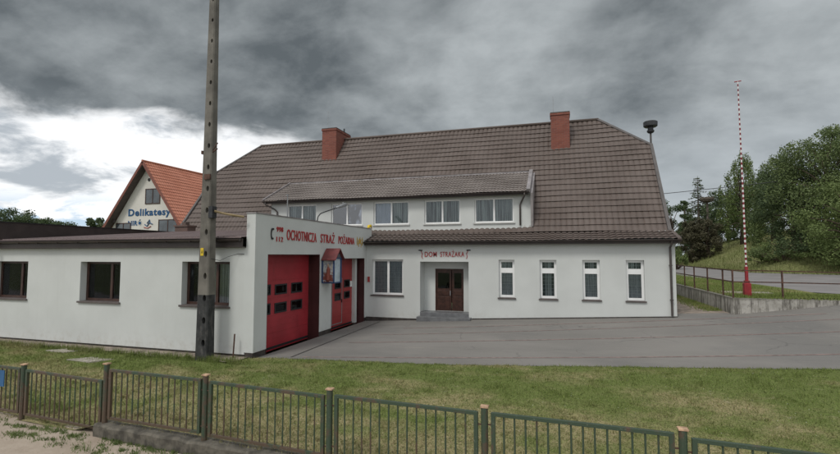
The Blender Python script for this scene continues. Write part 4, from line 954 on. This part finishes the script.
def kx(x0, x1, zt, nm):
    mb = MB(); xs_ = np.arange(x0, x1 + .01, .22); v = []; f = []
    for i, x in enumerate(xs_):
        y = fence_y(x); j = .008 * math.sin(i * 2.3) + random.uniform(-.006, .006)
        v += [(x, y - .13 + j, -.45), (x, y - .13 + j, zt - .03 + j), (x, y - .10 + j, zt + j), (x, y + .13, zt + j * .5), (x, y + .13, -.45)]
    for i in range(len(xs_) - 1):
        for k in range(4): f.append((5 * i + k, 5 * i + k + 1, 5 * i + k + 6, 5 * i + k + 5))
    f += [(0, 1, 2, 3, 4), tuple(5 * (len(xs_) - 1) + k for k in (4, 3, 2, 1, 0))]
    return mb.add(v, f).build(nm, M_CONCW, fixn=True)
tag(kx(-8.12, 10, -.05, 'fence_kerb'), 'dark mossy concrete kerb under the right stretch of iron fence', 'kerb')
BP = thing('sign_plate', 'small blue metal plate fixed to the fence at the left edge', 'sign', (-10.75, 6.7, .4)); MB().box(-11.1, 6.70, .34, -10.83, 6.715, .66).build('plate', M_BLUEP, BP)

# ------------------------------------------------------------------ shop behind on the left
SB = thing('shop_building', 'cream gabled shop with orange tiled roof and blue lettering behind the wing', 'building', (-40, 36, 0)); sy = 36.
ax, az = -40.0, 12.45; lx, lz = -45.6, 4.9; rx_, rz_ = -34.4, 4.9
mb = MB(); g0 = sy + .75
mb.prism([(lx + .9, g0, 0), (rx_ - .9, g0, 0), (rx_ - .9, g0, 5.6), (ax, g0, az - .3), (lx + .9, g0, 5.6)], (0, 9, 0)); SW = mb.build('wall', M_CREAM, SB, fixn=True)
for s_, (ex, ez) in ((-1, (lx, lz)), (1, (rx_, rz_))):
    if s_ == 1:
        V_ = Vector((ex - ax, 0, ez - az)); rf = tile_sheet((ax, sy, az), (0, 1, 0), V_, 10.5, V_.length, .3, .42, amp=.03, rise=.04).build('roof', M_ORANGE, SB)
    else: rf = MB().prism([(ax, sy, az), (ax, sy + 10.5, az), (ex, sy + 10.5, ez), (ex, sy, ez)], (-.08, 0, -.1)).build('roof', M_ORANGE, SB, fixn=True)
    MB().prism([(ax, sy + .02, az - .08), (ex, sy + .02, ez - .08), (ex - .0, sy + .02, ez - .30), (ax, sy + .02, az - .42)], (0, .74, 0)).build('soffit', plain('dark_soffit', (.09, .07, .065), .7), SB, fixn=True)
    MB().bar((ax, sy, az - .1), (ex, sy, ez - .1), .06, .26).build('barge_board', plain('brown_barge', (.20, .075, .055), .6), SB)
    MB().bar((ex + (1.2 if s_ < 0 else -1.2) * 1.3, sy + .4, ez + 1.6), (ex + (1.2 if s_ < 0 else -1.2) * 1.55, sy + .4, ez + 1.6), .12, .3).build('purlin_end', M_TRIM, SB)
MB().tube([(ax, sy - .05, az + .04), (ax, sy + 10.5, az + .04)], .1, 8).build('ridge_cap', M_ORANGE, SB)
def swin(x0, x1, z0, z1, n=2):
    mb = MB(); hs = [(x0 + .09 + (x1 - x0 - .09) * k / n, x0 + (x1 - x0 - .09) * (k + 1) / n, z0 + .09, z1 - .09) for k in range(n)]
    wall(mb, 'y', g0 - .06, .055, x0, x1, z0, z1, hs); w = mb.build('window', M_BRN, SB); p = MB()
    for h in hs: p.box(h[0], g0 - .035, h[2], h[1], g0 - .02, h[3])
    p.build('pane', plain('dark_pane', (.06, .075, .085), .08, 0, .4, 1, spec=.8), w)
swin(-40.25, -38.35, 8.15, 9.72); swin(-38.45, -36.1, 4.4, 6.55); swin(-44.0, -42.0, 4.6, 6.3)
MB().tube([(ax + .15, g0 - .04, 10.65), (ax + .15, g0 - .001, 10.65)], .17, 12).build('vent', M_BLK, SB)
SL = thing('shop_lettering', 'blue lettering Delikatesy with NIRÓ beneath on the cream gable', 'sign', (-40, g0, 7)); mb = MB(); ly2 = g0 - .01
vs = put(mb, 'Delikatesy', -42.4, -37.0, 6.98, .72, 'y', ly2, .03); put(mb, 'NIRÓ', -42.4, -40.6, 6.0, .5, 'y', ly2, .03); mb.build('name_lettering', M_BLUE, SL)
mb = MB(); mb.tube([(-40.2, ly2 - .03, 6.1), (-39.9, ly2 - .03, 5.9), (-39.6, ly2 - .03, 6.25), (-39.2, ly2 - .03, 6.1)], .05, 6); mb.tube([(-39.9, ly2 - .03, 6.2), (-39.6, ly2 - .03, 6.55), (-39.5, ly2 - .03, 6.2)], .05, 6); mb.build('logo_flourish', M_BLUE, SL)
MB().tube([(-40.3, ly2 - .03, 5.8), (-39.8, ly2 - .03, 5.7), (-39.4, ly2 - .03, 5.9)], .04, 6).build('logo_underline', M_LET, SL)
c3 = MB().box(-34.7, 44.0, 9.0, -33.9, 44.8, 11.75).build('chimney', M_BRICK, SB)

# ------------------------------------------------------------------ trees
def leaf_cloud(blobs, n, size, flat=.0):
    """blobs: (centre, radii, weight); leaves gather near each blob's shell"""
    w = np.array([b[2] for b in blobs], float); w /= w.sum(); idx = rng.choice(len(blobs), n, p=w)
    cen = np.array([b[0] for b in blobs], float)[idx]; rad = np.array([b[1] for b in blobs], float)[idx]
    dr_ = rng.normal(size=(n, 3)); dr_ /= np.linalg.norm(dr_, axis=1)[:, None]
    rr = (rng.uniform(0, 1, n) ** .45)[:, None]; wob = 1 + .18 * np.sin(dr_[:, :1] * 7 + cen[:, :1] * 3) * np.cos(dr_[:, 2:3] * 6 + cen[:, 1:2] * 5)
    p = cen + dr_ * rad * rr * wob
    nm = dr_ * .6 + rng.normal(size=(n, 3)) * .7; nm[:, 2] += .25; nm /= np.linalg.norm(nm, axis=1)[:, None]
    t = np.cross(nm, rng.normal(size=(n, 3))); t /= np.linalg.norm(t, axis=1)[:, None]; b = np.cross(nm, t)
    s_ = (rng.uniform(.6, 1.3, n) * size)[:, None]
    v = np.stack([p - t * s_ * .5, p - b * s_ * .32, p + t * s_ * .5, p + b * s_ * .32], 1)
    return v.reshape(-1, 3)
def crown_obj(name, verts, mat, parent):
    n = len(verts) // 4; org = np.array(ORG[parent.name]); me = bpy.data.meshes.new(name)
    me.from_pydata((verts - org).tolist(), [], np.arange(n * 4).reshape(-1, 4).tolist()); me.materials.append(mat)
    o = bpy.data.objects.new(name, me); C.objects.link(o); o.parent = parent; return o
def tree(x, y, z, h, r, label, mat, n=9000, size=.2, tr=.2, nb=26, shape='round', base=.18, group='trees beyond the side road', name='deciduous_tree', cat='tree'):
    T = thing(name, label, cat, (x, y, z), group); tb = MB()
    lean = Vector((random.uniform(-.5, .5), random.uniform(-.5, .5), 0)); top = Vector((x, y, z + h * .8)) + lean
    tp = [Vector((x, y, z - .2)), Vector((x, y, z + h * .25)) + lean * .3, Vector((x, y, z + h * .55)) + lean * .5, top]; tb.tube(tp, [tr, tr * .75, tr * .5, tr * .12], 8)
    blobs = []
    for k in range(nb):
        u = (k + .5) / nb; zz_ = base + (1 - base) * u
        if shape == 'round': prof = math.sin(PI * min(max((zz_ - base * .6) / (1.08 - base * .6), 0), 1)) ** .6
        elif shape == 'cone': prof = (1 - u) ** .8 * .95 + .07
        else: prof = .95 if u < .6 else 1.6 * (1 - u) + .3
        a = k * 2.4 + random.uniform(-.4, .4); q = r * prof * random.uniform(.45, .95)
        c_ = Vector((x + math.cos(a) * q, y + math.sin(a) * q, z + h * zz_ * random.uniform(.93, 1.0))) + lean * zz_ * .7
        br_ = r * random.uniform(.22, .42) * (.6 + .5 * prof)
        if shape == 'spiky': rad = (br_ * .55, br_ * .55, br_ * 1.9)
        else: rad = (br_, br_, br_ * random.uniform(.6, .9))
        blobs.append((tuple(c_), rad, br_ ** 2)); s0 = tp[1].lerp(top, max(0, u - .15) * .8)
        tb.tube([s0, s0.lerp(c_, .5) + Vector((0, 0, .2)), c_], [tr * .3, tr * .18, tr * .06], 5)
    tb.build('trunk', M_BARK, T, smooth=True); crown_obj('crown', leaf_cloud(blobs, n, size), mat, T); return T
def bush(x, y, z, h, r, label, mat, n=2500, size=.14, group='bushes along the meadow bank', name='bush'):
    T = thing(name, label, 'bush', (x, y, z), group); sb = MB(); blobs = []
    for k in range(18):
        a = k * 2.4; q = r * random.uniform(.1, 1.25); hb = random.uniform(.1, .38) * (1.2 - .45 * q / r); c_ = (x + math.cos(a) * q, y + math.sin(a) * q * .8, z + h * hb * 1.9); rb = r * random.uniform(.16, .36); blobs.append((c_, (rb, rb, h * hb), rb ** 2)); sb.tube([(x, y, z - .1), c_], [.05, .02], 5)
    sb.build('stems', M_BARK, T); crown_obj('leaves', leaf_cloud(blobs, n, size), mat, T); return T
def cam_pt(px_, depth_y):                     # world X under a photo column at a chosen distance
    a = (px_ - 420) / 462.; c_, s_ = math.cos(R(16.75)), math.sin(R(16.75)); return depth_y * (-s_ + a * c_) / (c_ + a * s_)
TR = [ # photo column, Y, base z, height, radius
 (868, 43, 3.0, 10.3, 4.2, 'tallest leafy tree at the right edge of the view', M_LEAF, 26000, .16, 'round', 40),
 (826, 42, 3.0, 9.9, 3.2, 'tall broadleaf tree with loose airy top next to the rightmost one', M_LEAF, 17000, .16, 'round', 30),
 (796, 46, 3.6, 8.0, 2.7, 'rounded dark green tree left of the airy topped tree', M_LEAFD, 15000, .16, 'round', 26),
 (852, 37, 2.2, 6.4, 3.0, 'lower spreading tree in front of the tallest tree at the bank', M_LEAFY, 17000, .14, 'round', 30),
 (773, 58, 5.2, 8.4, 2.9, 'bushy tree with upright tips between the boom and the tall trees', M_LEAF, 15000, .18, 'spiky', 30),
 (742, 66, 6.0, 9.6, 2.6, 'pointed tree with upright shoots behind the striped barrier boom', M_LEAFY, 13000, .19, 'spiky', 30),
 (758, 74, 6.2, 7.2, 3.4, 'low tree filling the gap right of the pointed tree', M_LEAFD, 12000, .22, 'round', 24),
 (728, 76, 6.2, 6.6, 3.3, 'dark round tree to the right of the stork nest', M_LEAFD, 11000, .22, 'round', 24),
 (715, 82, 6.4, 5.6, 3.0, 'low dark tree directly behind the stork nest', M_LEAFD, 9000, .24, 'round', 20),
 (675, 70, 3.6, 7.2, 2.4, 'small dark tree just past the right corner of the roof', M_LEAFD, 8000, .2, 'round', 18),
 (686, 78, 4.4, 7.6, 1.7, 'narrow pointed dark tree behind the house corner', M_LEAFD, 6000, .2, 'cone', 18)]
for (c_, Y_, z_, h_, r_, lb, mt, n_, s_, shp, nb) in TR:
    gz_ = ground_z(cam_pt(c_, Y_), Y_, 1.4); h_ = z_ - .3 + h_ - gz_ + .1
    tree(cam_pt(c_, Y_), Y_, gz_ - .1, h_, r_, lb, mt, n_, s_, .16 + r_ * .03, nb, shp, base=.06)
for c_, Y_, z_, h_, r_, lb, mt in ((766, 44, 3.3, 1.7, 1.5, 'low leafy bush on the bank straight behind the barrier boom', M_LEAFY), (783, 42, 2.3, 1.9, 1.9, 'broad green bush left of the railing post on the forecourt edge', M_LEAF), (806, 41, 2.2, 2.6, 2.0, 'tall bush below the airy topped tree', M_LEAFD), (846, 39, 2.0, 2.6, 2.2, 'big bush at the road edge cut by the right border', M_LEAFY), (676, 52, 1.9, 2.6, .9, 'yellow green bush beside the corner of the house', M_LEAFY)):
    bush(cam_pt(c_, Y_), Y_, ground_z(cam_pt(c_, Y_), Y_, z_ - .2) - .1, h_, r_, lb, mt)
K = 65 / 52.
# sparse spruce, the brown conifers round its foot and the nest pole
SY = 65.; sxp = cam_pt(699, SY); CG = ground_z(sxp, SY, 3.); STOP = 12.9
SPT = thing('spruce_tree', 'thin half dead spruce with bare top beside the stork nest', 'tree', (sxp, SY, CG))
tb = MB(); tb.tube([(sxp, SY, CG - .2), (sxp + .05, SY, 8), (sxp + .1, SY, STOP)], [.2, .12, .015], 7); lv = []
for z in np.arange(CG + 1.6, STOP - .25, .23):
    t = (STOP - z) / (STOP - CG); L_ = .35 + 2.9 * t ** .95
    for k in range(6):
        a = random.uniform(0, 2 * PI); l_ = L_ * random.uniform(.45, 1.1); e = Vector((sxp + .05 + math.cos(a) * l_, SY + math.sin(a) * l_, z - .24 * l_ + .1)); s0 = Vector((sxp + .05, SY, z)); tb.tube([s0, s0.lerp(e, .6) - Vector((0, 0, .06 * l_)), e], [.032, .024, .01], 4)
        for j in range(int(l_ * (7 if z > 8.8 else 15))):
            q = s0.lerp(e, random.uniform(.2, 1)); lv.append(((q.x, q.y, q.z - .05), (.12, .12, .10), 1))
tb.build('trunk', M_DEADW, SPT); crown_obj('needles', leaf_cloud(lv, 9500, .15), M_LEAFD, SPT)
for (c_, h_, r_, lb) in ((692, 5.8, 1.7, 'brown tangled conifer mass at the foot of the spruce'), (707, 5.6, 2.0, 'dark brown conifer under the stork nest')):
    gg = ground_z(cam_pt(c_, 63), 63, 3.); tree(cam_pt(c_, 63), 63, gg - .1, 3 + (255 - 219) / 462 * 55.6 - gg + .1, r_ * .9, lb, M_LEAFB, 9000, .17, .14, 26, 'round', base=.03, group='brown conifers below the nest', name='brown_conifer')
NY = 64.; SNX = cam_pt(708.5, NY); NZ = 3 + (255 - 202.5) / 462 * 56.3; SN = thing('stork_nest_pole', 'pole with a flat stork nest of twigs on top beside the spruce', 'nest pole', (SNX, NY, ground_z(SNX, NY, 3.)))
MB().tube([(SNX, NY, ground_z(SNX, NY, 3.) - .2), (SNX, NY, NZ)], [.15, .12], 8).build('pole', M_DEADW, SN)
lathe(MB(), (SNX, NY, NZ), [(.3, 0), (.64, .14), (.78, .40), (.72, .62), (.4, .56)], 16).build('nest', M_STRAW, SN)
mb = MB()
for k in range(90): a = random.uniform(0, 2 * PI); z = NZ + random.uniform(.1, .65); r_ = .68; mb.tube([(SNX + r_ * math.cos(a), NY + r_ * math.sin(a), z), (SNX + r_ * math.cos(a + .9) * 1.15, NY + r_ * math.sin(a + .9) * 1.15, z + random.uniform(-.1, .16))], .016, 4)
mb.build('twigs', M_STRAW, SN)
# overhead cables of the side road
def sag(a, b, s_, n=14): return [Vector(a).lerp(Vector(b), i / n) - Vector((0, 0, s_ * 4 * (i / n) * (1 - i / n))) for i in range(n + 1)]
tag(MB().tube(sag((-4, 47, 7.9), (24, 42, 9.45), .25), .028, 5).build('overhead_cable', M_DARKM), 'dark overhead cable crossing the sky right of the roof', 'cable')
tag(MB().tube(sag((SNX, NY, NZ - .3), (27, 66, NZ + .8), .3), .02, 5).build('nest_cable', M_DARKM), 'thin cable running right from the stork nest pole', 'cable')
# trees beyond the wing on the left
for (c_, Y_, h_, r_, lb) in ((4, 62, 11.6, 5.0, 'leftmost distant tree above the dark parapet'), (17, 66, 12.6, 5.2, 'tallest distant tree above the dark parapet'), (31, 64, 11.2, 4.6, 'distant tree with broad top second from the tallest one'), (45, 70, 11.0, 5.0, 'distant low tree in the middle of the far row'), (60, 74, 10.6, 5.0, 'distant small tree near the end of the far row'), (97, 60, 9.9, 2.6, 'slender distant tree against the left eave of the shop')):
    tree(cam_pt(c_, Y_), Y_, -.5, h_, r_, lb, M_LEAFD, 11000, .34, .25, 26, 'round', base=.15, group='distant trees beyond the wing')
